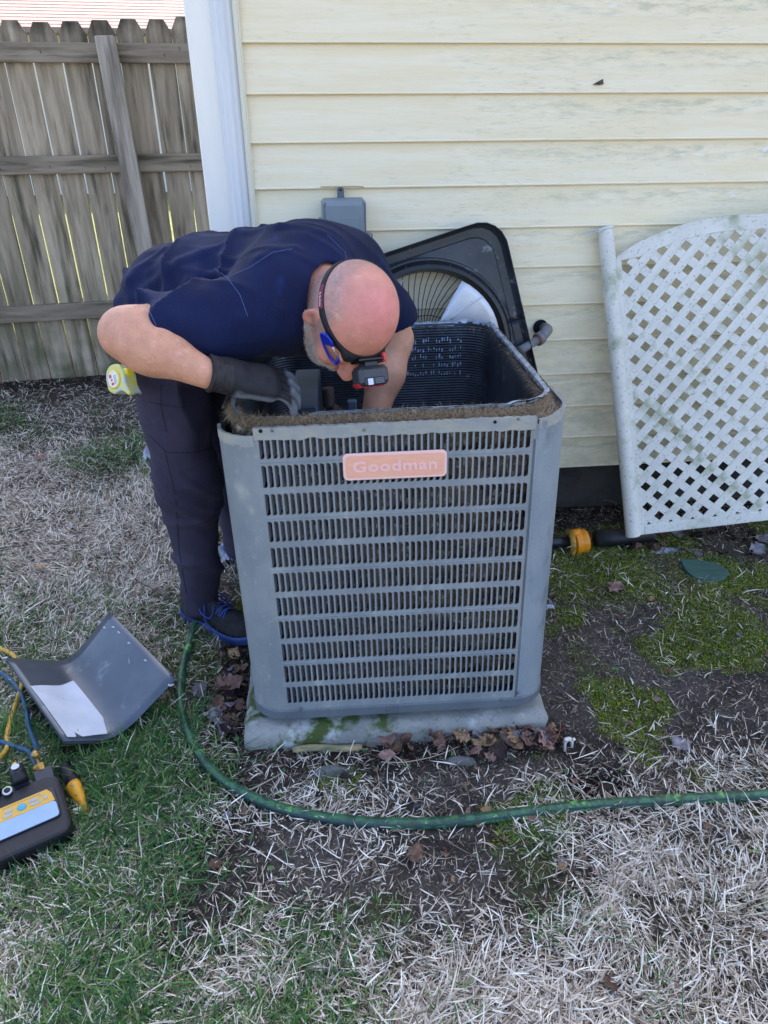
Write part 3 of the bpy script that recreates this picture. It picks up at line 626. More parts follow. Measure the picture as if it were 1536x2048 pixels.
o = link('lettering', tme, mat('faded_lettering', S(240, 192, 188), rough=.6), badge, (0, -.001, .0062)); o.scale = ((bw-.042)/max(1e-6, (max(v.co.x for v in tme.vertices)-min(v.co.x for v in tme.vertices))), 1.05, 1)

# ------------------------------------------------------------------ removed fan lid leaning on the siding
th = math.radians(16); LS = .665
cW = yp(962, 452, 2.40); lean = math.radians(10)
# lid frame: local x,y in its plane, z normal (towards camera = underside seen)
Mlid0 = Matrix.Rotation(math.radians(90)-lean, 4, 'X') @ Matrix.Rotation(th, 4, 'Z')
off = Mlid0 @ Vector((LS/2-.03, LS/2-.03, 0)); cen_l = Vector((.385, 2.335, .735))
lid = thing('fan_lid', 'dark grey air conditioner fan top leaning tilted against the siding', 'fan cover'); Mlid = Matrix.Translation(cen_l) @ Mlid0; lid.matrix_world = Mlid
MB_ = mat('black_grey_lid', S(58, 62, 68), S(40, 43, 48), 7, rough=.4, bump=.2, bscale=60, c3=S(120, 124, 128), s3=26, lo3=.6, hi3=.72, spec=.5)
RO, RI = .284, .248
ang = np.linspace(0, 2*math.pi, 97); sq = []
def sqr(a, hs, r):                                        # rounded square radius in direction a
    c_, s_ = abs(math.cos(a)), abs(math.sin(a)); t = hs/max(c_, s_); x, y = t*c_, t*s_
    if x > hs-r and y > hs-r:
        cx_ = hs-r; bq = cx_*(c_+s_); cc_ = 2*cx_*cx_-r*r; t = bq+math.sqrt(max(0, bq*bq-cc_))
    return t
rows = []
for kind, zf in (('o', .0), ('o', -.035), ('m', -.035),):
    pass
HS = LS/2
def rrow(f, z): return [(f(a)*math.cos(a), f(a)*math.sin(a), z) for a in ang]
rows = [rrow(lambda a: sqr(a, HS+.003, .09), .026), rrow(lambda a: sqr(a, HS, .09), -.002), rrow(lambda a: sqr(a, HS-.010, .08), -.012), rrow(lambda a: sqr(a, HS-.034, .07), -.014),
        rrow(lambda a: sqr(a, HS-.037, .07)*.999, -.010), rrow(lambda a: RO+.010, -.008), rrow(lambda a: RO+.006, .004), rrow(lambda a: RO, .006)]
b = B(); b.grid(rows); o = b.obj('top_sheet', MB_, lid); smooth_angle(o, 35); so_m = o.modifiers.new('thick', 'SOLIDIFY'); so_m.thickness = .0015
b = B(); b.grid([rrow(lambda a: RO, .006), rrow(lambda a: RO-.012, .030), rrow(lambda a: RI+.012, .034), rrow(lambda a: RI+.004, .006), rrow(lambda a: RI, -.02)])
for k in range(24):
    a = k*math.pi/12; Mx = Matrix.Rotation(a, 4, 'Z'); b.box(RI+.008, RO-.004, -.0012, .0012, .004, .030, Mx)
o = b.obj('orifice_ring', mat('ring_black', S(34, 36, 40), S(26, 28, 32), 8, rough=.38), lid); smooth_angle(o, 35)
MWG = mat('guard_wire', S(58, 60, 64), rough=.4, metal=.4)
for k in range(66):
    a = 2*math.pi*k/66
    if not (-.3 < math.sin(a) or True): continue
    b = B(); r0 = .06; sw = .28; p_ = [((r0+(RI+.006-r0)*t_)*math.cos(a+sw*(1-t_)), (r0+(RI+.006-r0)*t_)*math.sin(a+sw*(1-t_)), -.035+.018*t_*t_) for t_ in (0, .25, .5, .75, 1)]
    b.tube(p_, .0016, 5); b.obj('guard_wire', MWG, lid, True)
b = B(); b.lathe([(.062, -.033), (.065, -.036), (.06, -.039)], 28); 
for r_ in (.11,):
    b.tube([(r_*math.cos(a), r_*math.sin(a), -.036) for a in np.linspace(0, 2*math.pi, 40)], .0016, 5)
b.obj('guard_ring', MWG, lid, True)
MBL = mat('pale_blade', S(214, 218, 224), S(196, 202, 212), 8, rough=.35, metal=.25, c3=S(96, 90, 84), s3=55, lo3=.66, hi3=.72)
for k in range(3):
    a0 = math.radians(27-16+120*k); P = []
    for i in range(10):
        t_ = i/9.; r_ = .06+(.243-.06)*t_; wdt = math.radians(50+26*t_**1.5)
        sk = .42*(1-t_); P.append([(r_*math.cos(a0+sk+wdt*(s_-.5)), r_*math.sin(a0+sk+wdt*(s_-.5)), .022+.05*(s_-.5)+.012*math.sin(s_*3.14)) for s_ in np.linspace(0, 1, 12)])
    b = B(); b.grid(P); o = b.obj('fan_blade', MBL, lid, True); q = o.modifiers.new('thick', 'SOLIDIFY'); q.thickness = .0016
    b = B(); b.tube([(p[0], p[1], p[2]+.002) for p in [P[i][8] for i in range(3, 10)]], .003, 6); b.obj('blade_rib', MBL, o, True)
b = B(); b.lathe([(.06, .0), (.065, .03), (.062, .085), (.03, .095), (.01, .097)], 26); b.obj('fan_motor', mat('motor_black', S(30, 31, 34), rough=.5), lid, True)

# ------------------------------------------------------------------ disconnect box on the wall
q = Vector(yp(687, 450, 2.39)); dz = Vector(yp(687, 397, 2.38)).z
db = thing('disconnect_box', 'grey plastic electrical disconnect box screwed to the siding behind the bending man', 'electrical box', (q.x+.002, WY-.014, dz-.10))
MG = mat('grey_plastic_box', S(134, 142, 148), S(124, 134, 140), 5, rough=.45, bump=.1, bscale=60)
b = B(); b.box(-.068, .068, -.075, 0, -.13, .098, ch=.008); b.obj('housing', MG, db, bevel=.002)
b = B(); b.box(-.064, .066, -.092, -.0755, -.128, .095, ch=.012); b.box(-.043, .045, -.0935, -.092, -.1, .050, ch=.0008); b.obj('cover', MG, db, bevel=.003)
b = B(); b.box(-.079, -.069, -.07, -.03, -.0, .045, ch=.002); b.obj('hinge', MG, db)
b = B(); b.prism([(-.011, 0), (.011, 0), (.010, .024), (.005, .031), (-.005, .031), (-.010, .024)], -.008, -.004, Matrix.Translation((-.006, 0, .098)) @ Matrix.Rotation(math.radians(90), 4, 'X')); o = b.obj('mounting_tab', mat('zinc', S(96, 104, 114), rough=.45, metal=.5), db); o.location.y = -.012
b = B(); b.lathe([(.0035, 0), (.0035, .001)], 12, Matrix.Translation((-.006, -.0085, .119)) @ Matrix.Rotation(math.radians(90), 4, 'X')); b.obj('tab_hole', MH, db)
b = B(); b.box(.071, .080, -.082, -.035, -.06, .0, ch=.002); b.tube([(.076, -.06, -.0), (.086, -.06, -.004), (.086, -.06, -.045), (.076, -.06, -.05)], .003, 8); b.obj('hasp', MG, db)
p0, p1 = yp(641, 374, 2.425), yp(728, 374, 2.425)
b = B(); b.tube(spline([Vector(p0), Vector(p0)*.65+Vector(p1)*.35+Vector((0, -.001, .0005)), Vector(p0)*.2+Vector(p1)*.8+Vector((0, 0, .001)), Vector(p1)]), [.0019]*25, 8, flat=.6)
o = b.obj('copper_strip', mat('orange_copper', S(176, 124, 96), rough=.6), None, True); tag(o, 'thin orange strip of wire tucked under a siding board above the grey box', 'wire')

# ------------------------------------------------------------------ conduit elbow out of the wall
cd = thing('conduit', 'grey bent conduit pipe coming out of the siding right of the fan lid', 'conduit')
MCD = mat('conduit_grey', S(122, 124, 128), S(108, 110, 116), 10, rough=.5, bump=.1)
eb = Vector(yp(1085, 655, 2.445)); tip = Vector(yp(1093, 662, 2.385)); e2 = Vector(yp(1081, 676, 2.365)); e3 = Vector(yp(1040, 701, 2.30))
b = B(); b.tube(spline([eb+Vector((0, .03, 0)), eb+Vector((.006, -.03, .002)), tip, e2], 6), .0185, 14); d_ = (e3-e2).normalized(); b.tube([e2-d_*.004, e2+d_*.016], .0225, 16); b.obj('elbow', MCD, cd, True)
b = B(); b.tube([e2+d_*.012, e2+d_*.022], .0185, 14); b.obj('rusty_joint', mat('rusty', S(150, 84, 54), S(96, 62, 48), 60, rough=.9), cd, True)
b = B(); b.tube([e2+d_*.02, e3], .0150, 14); b.obj('pipe', MCD, cd, True)
b = B(); b.lathe([(.026, 0), (.026, .001)], 20, Matrix.Translation(eb+Vector((-.010, -.0065, .004))) @ Matrix.Rotation(math.radians(90), 4, 'X')); b.obj('wall_hole', MH, cd)

# ------------------------------------------------------------------ the technician: implicit surfaces polygonised into smooth meshes
def nets(Sd, org, h):
    """naive surface nets over a signed distance grid"""
    nx_, ny_, nz_ = Sd.shape; off = [(i, j, k) for i in (0, 1) for j in (0, 1) for k in (0, 1)]
    neg = Sd < 0; cnt_ = sum(neg[i:nx_-1+i, j:ny_-1+j, k:nz_-1+k].astype(np.int8) for i, j, k in off)
    act = (cnt_ > 0) & (cnt_ < 8); ci = np.argwhere(act); vid = -np.ones(act.shape, np.int64); vid[act] = np.arange(len(ci))
    val = {o: Sd[ci[:, 0]+o[0], ci[:, 1]+o[1], ci[:, 2]+o[2]] for o in off}
    acc = np.zeros((len(ci), 3)); num = np.zeros(len(ci))
    for o in off:
        for ax_ in range(3):
            if o[ax_]: continue
            q = list(o); q[ax_] = 1; q = tuple(q); a, b_ = val[o], val[q]; m_ = (a < 0) != (b_ < 0)
            t = np.where(m_, a/np.where(m_, a-b_, 1), 0); p = np.tile(np.array(o, float), (len(ci), 1)); p[:, ax_] += t
            acc[m_] += p[m_]; num[m_] += 1
    V = (ci+acc/num[:, None])*h+org; F = []
    for ax_ in range(3):
        u_, w_ = (ax_+1) % 3, (ax_+2) % 3; sl0 = [slice(None)]*3; sl1 = [slice(None)]*3
        sl0[ax_] = slice(0, -1); sl1[ax_] = slice(1, None); s0, s1 = neg[tuple(sl0)], neg[tuple(sl1)]
        e = np.argwhere(s0 != s1); e = e[(e[:, u_] > 0) & (e[:, w_] > 0) & (e[:, u_] < Sd.shape[u_]-1) & (e[:, w_] < Sd.shape[w_]-1)]
        def idc(du, dw): q = e.copy(); q[:, u_] += du; q[:, w_] += dw; return vid[q[:, 0], q[:, 1], q[:, 2]]
        quad = np.stack([idc(-1, -1), idc(0, -1), idc(0, 0), idc(-1, 0)], 1); fl = s1[e[:, 0], e[:, 1], e[:, 2]]; quad[fl] = quad[fl][:, ::-1]; F.append(quad)
    F = np.concatenate(F); return V, F[(F >= 0).all(1)]
def sdf_mesh(name, fn, lo, hi, h, relax=1):
    lo, hi = np.array(lo, float), np.array(hi, float); n = np.ceil((hi-lo)/h).astype(int)+1
    K = 5; nc_ = -(-n//K)+1                               # coarse pass finds the blocks near the surface
    gc_ = np.stack(np.meshgrid(*[lo[i]+h*K*np.arange(nc_[i]) for i in range(3)], indexing='ij'), -1).reshape(-1, 3); Sc_ = fn(gc_).reshape(nc_)
    full = np.repeat(np.repeat(np.repeat(Sc_, K, 0), K, 1), K, 2)[:n[0], :n[1], :n[2]].astype(np.float32)
    idx = np.argwhere(np.abs(full) < h*K*1.9+.014); full[idx[:, 0], idx[:, 1], idx[:, 2]] = fn(lo+idx*h)
    V, F = nets(full, lo, h)
    for _ in range(relax):
        A = np.zeros_like(V); c_ = np.zeros(len(V))
        for a, b_ in ((0, 1), (1, 2), (2, 3), (3, 0)):
            np.add.at(A, F[:, a], V[F[:, b_]]); np.add.at(A, F[:, b_], V[F[:, a]]); np.add.at(c_, F[:, a], 1); np.add.at(c_, F[:, b_], 1)
        V = V*.5+A/np.maximum(c_, 1)[:, None]*.5
    return mesh(name, V, F, True)
def cone(P, a, b_, ra, rb, n=None, f=1.0):               # tapered limb, optionally flattened by f along n
    a, b_ = np.array(a, float), np.array(b_, float); ab = b_-a; pa = P-a; h_ = np.clip(pa@ab/(ab@ab), 0, 1)
    d = pa-h_[:, None]*ab
    if n is not None: n = np.array(n, float); n /= np.linalg.norm(n); d = d+n*((d@n)*(f-1))[:, None]
    r_ = ra+(rb-ra)*h_; L = np.linalg.norm(d, axis=1); return (L-r_)/max(1., f)
def ell(P, c_, r_, M_=None):
    q = P-np.array(c_, float)
    if M_ is not None: q = q@M_
    r_ = np.array(r_, float); k0 = np.linalg.norm(q/r_, axis=1); k1 = np.linalg.norm(q/(r_*r_), axis=1)+1e-9; return k0*(k0-1)/k1
def su(a, b_, k):
    h_ = np.clip(.5+.5*(b_-a)/k, 0, 1); return b_+(a-b_)*h_-k*h_*(1-h_)
def ss(a, b_, k):                                        # smooth subtract b from a
    h_ = np.clip(.5-.5*(a+b_)/k, 0, 1); return a+(-b_-a)*h_+k*h_*(1-h_)
nrm = lambda v: np.array(v, float)/np.linalg.norm(v)
# --- pose
HCr = nrm((.47, -.80, .37)); HFr = np.array((.10, -.37, -.925)); HFr = nrm(HFr-HCr*(HFr@HCr)); HS_ = np.cross(HFr, HCr)
HM = np.stack([HS_, HFr, HCr], 1); HC = np.array((.079, 1.508, 1.066)); HSC = 1.08
NECK = np.array((-.015, 1.70, 1.10))
SH_R, EL_R, WR_R = (-.085, 1.565, 1.075), (-.362, 1.445, 1.062), (-.214, 1.398, .990)
SH_L, EL_L, WR_L = (.125, 1.885, 1.09), (.215, 1.90, .90), (.150, 1.80, .70)
LAT = nrm((.51, .86, .0))
def head_sdf(P):
    q = (P-HC)@HM/HSC*np.array((1., 1.09, 1.))
    d = ell(q, (0, -.008, .028), (.079, .099, .091)); d = su(d, ell(q, (0, .040, -.030), (.062, .056, .078)), .03)
    d = su(d, ell(q, (0, .052, -.088), (.040, .038, .030)), .025)
    for s in (-1, 1):
        d = su(d, cone(q, (s*.058, .0, -.05), (s*.022, .066, -.100), .022, .016), .02)
        d = su(d, ell(q, (s*.040, .070, -.028), (.024, .022, .022)), .02)
        d = ss(d, ell(q, (s*.033, .101, .004), (.019, .012, .011)), .012); d = su(d, ell(q, (s*.033, .084, .002), (.014, .013, .011)), .004)
        e = ell(q, (s*.078, -.004, -.006), (.008, .018, .033), np.array(Matrix.Rotation(s*.35, 3, 'Z')) @ np.array(Matrix.Rotation(-.15, 3, 'X')))
        e = ss(e, ell(q, (s*.086, -.000, -.004), (.008, .009, .016)), .005); e = ss(e, ell(q, (s*.087, -.002, .010), (.006, .011, .013)), .004); d = su(d, e, .006)
    d = su(d, cone(q, (-.040, .087, .024), (.040, .087, .024), .010, .010), .014)
    d = su(d, cone(q, (0, .094, .004), (0, .119, -.040), .008, .0135), .012); d = su(d, ell(q, (0, .108, -.046), (.0185, .013, .010)), .006)
    d = su(d, ell(q, (0, .094, -.066), (.024, .010, .0055)), .008); d = su(d, ell(q, (0, .092, -.077), (.020, .010, .0055)), .006)
    return d*HSC
def neck_sdf(P):
    a = HC+HM@np.array((0, -.030, -.05))*HSC; return cone(P, a, NECK, .064, .074)
def arm_r(P):
    d = cone(P, SH_R, EL_R, .062, .046); d = su(d, cone(P, EL_R, (-.315, 1.425, 1.035), .046, .049), .03)
    d = su(d, cone(P, (-.325, 1.428, 1.040), WR_R, .049, .030), .03); return su(d, ell(P, (-.380, 1.452, 1.058), (.028, .030, .031)), .03)
def arm_l(P):
    d = cone(P, SH_L, EL_L, .060, .050); d = su(d, cone(P, EL_L, (.19, 1.86, .82), .052, .051), .03); return su(d, cone(P, (.19, 1.86, .82), WR_L, .050, .033), .03)
def body_sdf(P):
    d = su(head_sdf(P), neck_sdf(P), .03); t = cone(P, NECK, (-.36, 1.96, 1.0), .085, .12, LAT, .8); t = su(t, cone(P, (-.05, 1.6, 1.09), (.09, 1.85, 1.09), .05, .05), .04)
    t = su(t, arm_r(P), .03); t = su(t, arm_l(P), .03); return su(d, t, .03)
person = thing('person', 'bald man in navy shirt and dark trousers bent head down into the air conditioner', 'person', (-.38, 1.95, 0))
def to_person(o): o.parent = person; o.matrix_parent_inverse = person.matrix_world.inverted() if False else Matrix.Translation((.38, -1.95, 0)); return o
SKIN = attr_mat('skin', rough=.48, bump=.0006, bscale=400, spec=.4, var=.11, vscale=38); speckle(SKIN, S(186, 112, 92), 90, .58, .70, .45, mask=14); speckle(SKIN, S(232, 188, 164), 45, .58, .72, .4); sp_ = SKIN.node_tree.nodes['Principled BSDF']
sp_.inputs['Subsurface Weight'].default_value = .12; sp_.inputs['Subsurface Radius'].default_value = (.012, .005, .003); sp_.inputs['Subsurface Scale'].default_value = .5
me = sdf_mesh('body', body_sdf, (-.48, 1.32, .62), (.30, 2.10, 1.24), .0036)
Vb = np.empty(len(me.vertices)*3, np.float32); me.vertices.foreach_get('co', Vb); Vb = Vb.reshape(-1, 3).astype(float)
q = (Vb-HC)@HM/HSC*np.array((1., 1.09, 1.)); base = np.array(S(206, 150, 122)); colv = np.tile(base, (len(Vb), 1)); nz0 = fbm(Vb[:, 0]*25, Vb[:, 1]*25, Vb[:, 2]*25, 5, 3)
hd = np.clip((.14-np.linalg.norm(q, axis=1))/.02, 0, 1)
def blend(f, c_): 
    global colv; f = np.clip(f, 0, 1)[:, None]; colv = colv*(1-f)+np.array(c_)*f
blend(hd*.75, S(210, 142, 124)); blend(hd*np.exp(-((np.abs(q[:, 0])-.028)**2/.0003+(q[:, 2]-.026)**2/.00003))*(q[:, 1] > .05)*.7, S(120, 92, 80)); blend(hd*np.clip(np.sin(q[:, 2]*420+3*nz0), 0, 1)*np.exp(-((q[:, 2]-.045)/.018)**2)*(q[:, 1] > .06)*.35, S(176, 104, 90)); blend(hd*np.exp(-((np.abs(q[:, 0])-.050)**2/.00008+(q[:, 2]-.004)**2/.0003))*(q[:, 1] > .05)*.5, S(160, 98, 84)); blend(hd*np.exp(-((q[:, 0]*.9)**2+(q[:, 1]-.01)**2+(q[:, 2]-.11)**2)/.0032)*.7, S(216, 128, 128))
nzf = fbm(Vb[:, 0]*300, Vb[:, 1]*300, Vb[:, 2]*300, 9, 2)
hair = hd*np.clip((.055-q[:, 1]-.35*q[:, 2])/.03, 0, 1)*np.clip((q[:, 2]+.055)/.02, 0, 1)*np.clip((np.abs(q[:, 0])*1.0+np.clip(-.02-q[:, 1], 0, 1)*.9-.040)/.03, 0, 1)*np.clip((.103-q[:, 2])/.03, 0, 1)
earm = (np.abs(q[:, 0]) > .080) & (q[:, 2] < .03) & (q[:, 2] > -.045) & (np.abs(q[:, 1]+.005) < .03)
hair[earm] = 0; blend(hair*(.55+.5*nzf), S(150, 132, 128))
beard = hd*np.clip((-.026-q[:, 2]+.5*np.clip(.03-q[:, 1], 0, 1))/.02, 0, 1)*np.clip((q[:, 1]+.03)/.02, 0, 1)*np.clip((.125+q[:, 2])/.01, 0, 1); beard = beard*np.clip(1-np.exp(-((q[:, 0]/.03)**2+((q[:, 2]+.045)/.016)**2))*1.3, 0, 1); beard[earm] = 0
blend(beard*(.55+.6*nzf), S(190, 178, 170)); blend(hd*np.exp(-(q[:, 0]**2+(q[:, 1]-.12)**2+(q[:, 2]+.045)**2)/.0007)*.6, S(206, 112, 108))
blend(hd*np.exp(-((q[:, 0])**2/.0004+((q[:, 2]+.071)/.007)**2))*(q[:, 1] > .08)*.7, S(170, 84, 80)); blend(np.exp(-((q[:, 0]-.09)**2+(q[:, 1])**2+(q[:, 2]+.0)**2)/.00025)*.6, S(150, 70, 60))
elb = np.exp(-((Vb-np.array((-.43, 1.43, 1.02)))**2).sum(1)/.0035); blend(elb*.35, S(208, 140, 124)); far_l = Vb[:, 0] > .1
set_col(me, np.clip(colv*(1+.06*nz0)[:, None], 0, 1)); to_person(link('body', me, SKIN))
# beard and hair stubble as short strands
def strands_on(mask, n, ln, wd, seed, nrmv, colr, name, m_):
    g = np.random.default_rng(seed); idx = np.flatnonzero(mask); idx = idx[g.integers(0, len(idx), n)]; P = Vb[idx]+g.normal(0, .0016, (n, 3)); Nn = nrmv[idx]+g.normal(0, .45, (n, 3)); Nn /= np.linalg.norm(Nn, axis=1)[:, None]
    P = P-Nn*.001; s1 = np.cross(Nn, g.normal(0, 1, (n, 3))); s1 /= np.linalg.norm(s1, axis=1)[:, None]; l_ = ln*g.uniform(.5, 1.2, n)[:, None]
    V = np.stack([P-s1*wd/2, P+s1*wd/2, P+Nn*l_], 1).reshape(-1, 3); me_ = mesh(name, V, np.arange(3*n).reshape(-1, 3)); set_col(me_, np.repeat(np.array(colr)[None]*g.uniform(.5, 1.25, n)[:, None], 3, 0)); o = link(name, me_, m_); o['kind'] = 'stuff'; return to_person(o)
NN = np.empty(len(me.vertices)*3, np.float32); me.vertices.foreach_get('normal', NN); NN = NN.reshape(-1, 3)
MHR = attr_mat('grey_stubble', rough=.7); armk = (Vb[:, 0] < -.22) & (Vb[:, 1] < 1.5) & (Vb[:, 2] > .97)

strands_on(beard > .45, 22000, .0046, .0007, 3, NN, S(206, 198, 190), 'beard', MHR); strands_on(hair > .4, 14000, .0016, .0005, 4, NN, S(140, 128, 124), 'hair_stubble', MHR)
strands_on(armk, 1500, .012, .0003, 6, NN*.3+np.array((.4, -.1, -.3))[None], S(120, 84, 66), 'arm_hair', MHR)
# --- shirt
def wr(P, dirv, fr, st, amp, seed):                      # cloth folds: ridges across dirv
    d = nrm(dirv); o_ = np.cross(d, (0.3, .2, 1.)); o_ /= np.linalg.norm(o_); t_ = np.cross(d, o_)
    n_ = vn(P@d*fr+.8*vn(P[:, 0]*6, P[:, 1]*6, P[:, 2]*6, seed+9), P@o_*st, P@t_*st, seed); return amp*(1-2*np.abs(n_)**.7)
def near(P, c_, r_): return np.exp(-((P-np.array(c_))**2).sum(1)/(r_*r_))
def torso(P):
    d = cone(P, (-.330, 1.935, 1.015), (-.02, 1.765, 1.065), .140, .150, LAT, .76); d = su(d, ell(P, (-.24, 1.87, .955), (.15, .15, .13)), .06)
    d = su(d, cone(P, (-.065, 1.60, 1.09), (.10, 1.87, 1.10), .098, .092), .06); d = su(d, cone(P, NECK+np.array((-.03, .02, 0)), NECK+(HC-NECK)*.24, .095, .078), .04)
    return d
def sleeve_r(P):
    d = cone(P, (-.085, 1.57, 1.065), (-.318, 1.470, 1.064), .088, .068)
    return np.maximum(d, (P-np.array((-.318, 1.470, 1.064)))@nrm((-.90, -.30, .10))-.010)
def sleeve_l(P):
    d = cone(P, (.095, 1.875, 1.085), (.205, 1.895, .955), .090, .076); return np.maximum(d, (P-np.array((.205, 1.895, .955)))@nrm((.35, .0, -1.0))-.018)
def shirt_base(P): return su(su(torso(P), sleeve_r(P), .035), sleeve_l(P), .035)
def trace(u, v, fn, sink=.0):
    d = nrm(ray(u, v)); t = .9
    for _ in range(60):
        s_ = fn((CO+d*t)[None])[0]; t += s_*.9
        if s_ < .0004 or t > 3: break
    return CO+d*(t+sink)
FOLDS = []
for pl_, r_ in (([(262, 560), (330, 500), (420, 462)], .008), ([(285, 590), (360, 530), (450, 492)], .009), ([(330, 600), (380, 565), (440, 545)], .007), ([(300, 545), (345, 480)], .006),
                ([(470, 470), (560, 458), (640, 470)], .007), ([(520, 520), (590, 500)], .006), ([(345, 640), (420, 690), (500, 700)], .007), ([(300, 640), (350, 660)], .006), ([(560, 620), (520, 700)], .007), ([(480, 640), (510, 700), (540, 730)], .006),
                ([(760, 560), (790, 610)], .006), ([(250, 540), (262, 600)], .007)):
    q_ = [trace(u, v, shirt_base, r_*.75) for u, v in pl_]
    FOLDS += [(a, b_, r_) for a, b_ in zip(q_[:-1], q_[1:]) if np.linalg.norm(a-b_) < .22]
def shirt_sdf(P):
    d = torso(P); d = su(d, sleeve_r(P), .035); d = su(d, sleeve_l(P), .035)
    d = np.maximum(d, (P-np.array((-.395, 1.95, .93)))@nrm((-1, .35, -.50))-.030)
    # folds: pulled from the waist over the back, bunched at the armpit, sleeve creases
    d = d-wr(P, (.75, -.45, .5), 15, 2.6, .0125, 3)*np.clip((.02-P[:, 0])/.2, .15, 1)-wr(P, (.3, .8, .6), 22, 4, .0055, 8)
    d = d-wr(P, (.9, .1, .55), 30, 4, .004, 12)*near(P, (-.30, 1.68, 1.10), .16)-.004*fbm(P[:, 0]*9, P[:, 1]*9, P[:, 2]*9, 21, 2)
    for a, b_, r_ in FOLDS: d = su(d, cone(P, a, b_, r_, r_*.5), .022)
    op = cone(P, HC, NECK-nrm(HC-NECK)*.0, .074, .072); d = ss(d, op, .012)
    return d
def plc(name, me_, m_): return to_person(link(name, me_, m_))
MSH = mat('navy_cloth', S(14, 26, 63), S(10, 18, 47), 6, rough=.82, bump=.25, bscale=420, sheen=.03, spec=.2, c3=S(20, 36, 84), s3=12)
speckle(MSH, S(28, 42, 88), 500, .5, .6, .4)
me_s = sdf_mesh('shirt', shirt_sdf, (-.56, 1.38, .78), (.36, 2.12, 1.28), .0046); shirt = plc('shirt', me_s, MSH)
from mathutils.bvhtree import BVHTree
def bvh(me_): return BVHTree.FromPolygons([tuple(v.co) for v in me_.vertices], [tuple(p.vertices) for p in me_.polygons])
BS = bvh(me_s)
def stitch(pts, name, m_, r_=.00045, bv=None, parent=None):
    out_ = []
    for i in range(len(pts)-1):
        for t in np.linspace(0, 1, 9)[:-1]:
            d = Vector(ray(pts[i][0]*(1-t)+pts[i+1][0]*t, pts[i][1]*(1-t)+pts[i+1][1]*t)).normalized(); h_ = (bv or BS).ray_cast(Vector(CO), d)
            if h_[0] is not None: out_.append(h_[0]+h_[1]*.0006)
    if len(out_) > 2: b_ = B(); b_.tube(out_, r_, 5); return plc(name, mesh(name, b_.V, b_.F, True), m_)
MTH = mat('blue_thread', S(92, 112, 160), rough=.7); MSM = mat('navy_seam', S(14, 20, 40), rough=.9)
stitch([(428, 536), (455, 556), (480, 590), (498, 640)], 'seam', MTH); stitch([(455, 555), (500, 535), (545, 505), (590, 497)], 'seam', MTH)
stitch([(291, 606), (302, 628), (314, 655)], 'seam', MTH); stitch([(655, 470), (690, 505), (700, 560)], 'seam', MTH)

# collar standing round the neck with one flap turned down
ax_n = nrm(HC-NECK); u1 = nrm(np.cross(ax_n, (0, 0, 1))); u2 = np.cross(u1, ax_n); cb_ = NECK+(HC-NECK)*.10
b = B(); P = []
for k in range(41):
    a = math.radians(-150+300*k/40); rd = np.cos(a)*u2+np.sin(a)*u1
    lp = .032+.018*max(0, (abs(math.degrees(a))-85)/65)
    P.append([tuple(cb_+rd*.083+ax_n*.0), tuple(cb_+rd*.081+ax_n*.040), tuple(cb_+rd*.086+ax_n*.048), tuple(cb_+rd*(.094)+ax_n*.040), tuple(cb_+rd*(.103)+ax_n*(.040-lp))])
b.grid(P); col_ = plc('collar', mesh('collar', b.V, b.F, True), MSH); q_ = col_.modifiers.new('thick', 'SOLIDIFY'); q_.thickness = .0022; q_.offset = 0
# --- trousers
def trou_sdf(P):
    d = su(ell(P, (-.358, 1.975, .950), (.112, .178, .130)), cone(P, (-.375, 1.965, .965), (-.27, 1.90, 1.0), .122, .122, LAT, .8), .03)
    l1 = su(cone(P, (-.385, 1.885, .93), (-.372, 1.855, .52), .108, .078), cone(P, (-.372, 1.855, .52), (-.392, 1.893, .085), .078, .062), .05)
    l2 = su(cone(P, (-.37, 2.08, .93), (-.300, 2.13, .52), .105, .078), cone(P, (-.300, 2.13, .52), (-.275, 2.20, .09), .078, .066), .05)
    d = su(su(d, l1, .05), l2, .04)
    d = su(d, cone(P, (-.33, 1.775, .83), (-.345, 1.79, .665), .020, .016, (0, 1, .1), 1.5), .03)          # cargo pocket
    z = P[:, 2]; d = d-wr(P, (.25, .2, 1), 13, 2.2, .014, 33)*np.clip(1.15-z, .2, 1)-wr(P, (.6, .1, .8), 26, 4, .0075, 37)*(np.exp(-((z-.50)/.13)**2)+1.2*np.exp(-((z-.10)/.07)**2)+.8*np.exp(-((z-.82)/.06)**2))-.003*fbm(P[:, 0]*9, P[:, 1]*9, z*9, 41, 2)
    hem = .075+.010*np.sin(P[:, 1]*30)+.35*np.clip(P[:, 0]-np.where(P[:, 1] > 2.03, -.275, -.385), -.08, .12); return np.maximum(d, np.maximum(hem-z, (P-np.array((-.29, 1.91, 1.0)))@nrm((.85, -.5, .15))))
me_t = sdf_mesh('trousers', trou_sdf, (-.56, 1.70, .03), (-.14, 2.34, 1.14), .0055)
MT = mat('dark_trousers', S(62, 57, 74), S(48, 44, 58), 5, rough=.88, bump=.3, bscale=380, sheen=.03, spec=.15, c3=S(74, 69, 86), s3=9); speckle(MT, S(80, 76, 92), 420, .52, .64, .35); plc('trousers', me_t, MT); BT = bvh(me_t)
for pl in ([(330, 900), (352, 1000), (358, 1100), (375, 1200)], [(300, 805), (360, 815), (375, 812)], [(322, 770), (322, 812), (335, 870)], [(296, 868), (335, 905), (385, 905), (440, 893)]):
    stitch(pl, 'trouser_seam', MSM, .0008, BT)
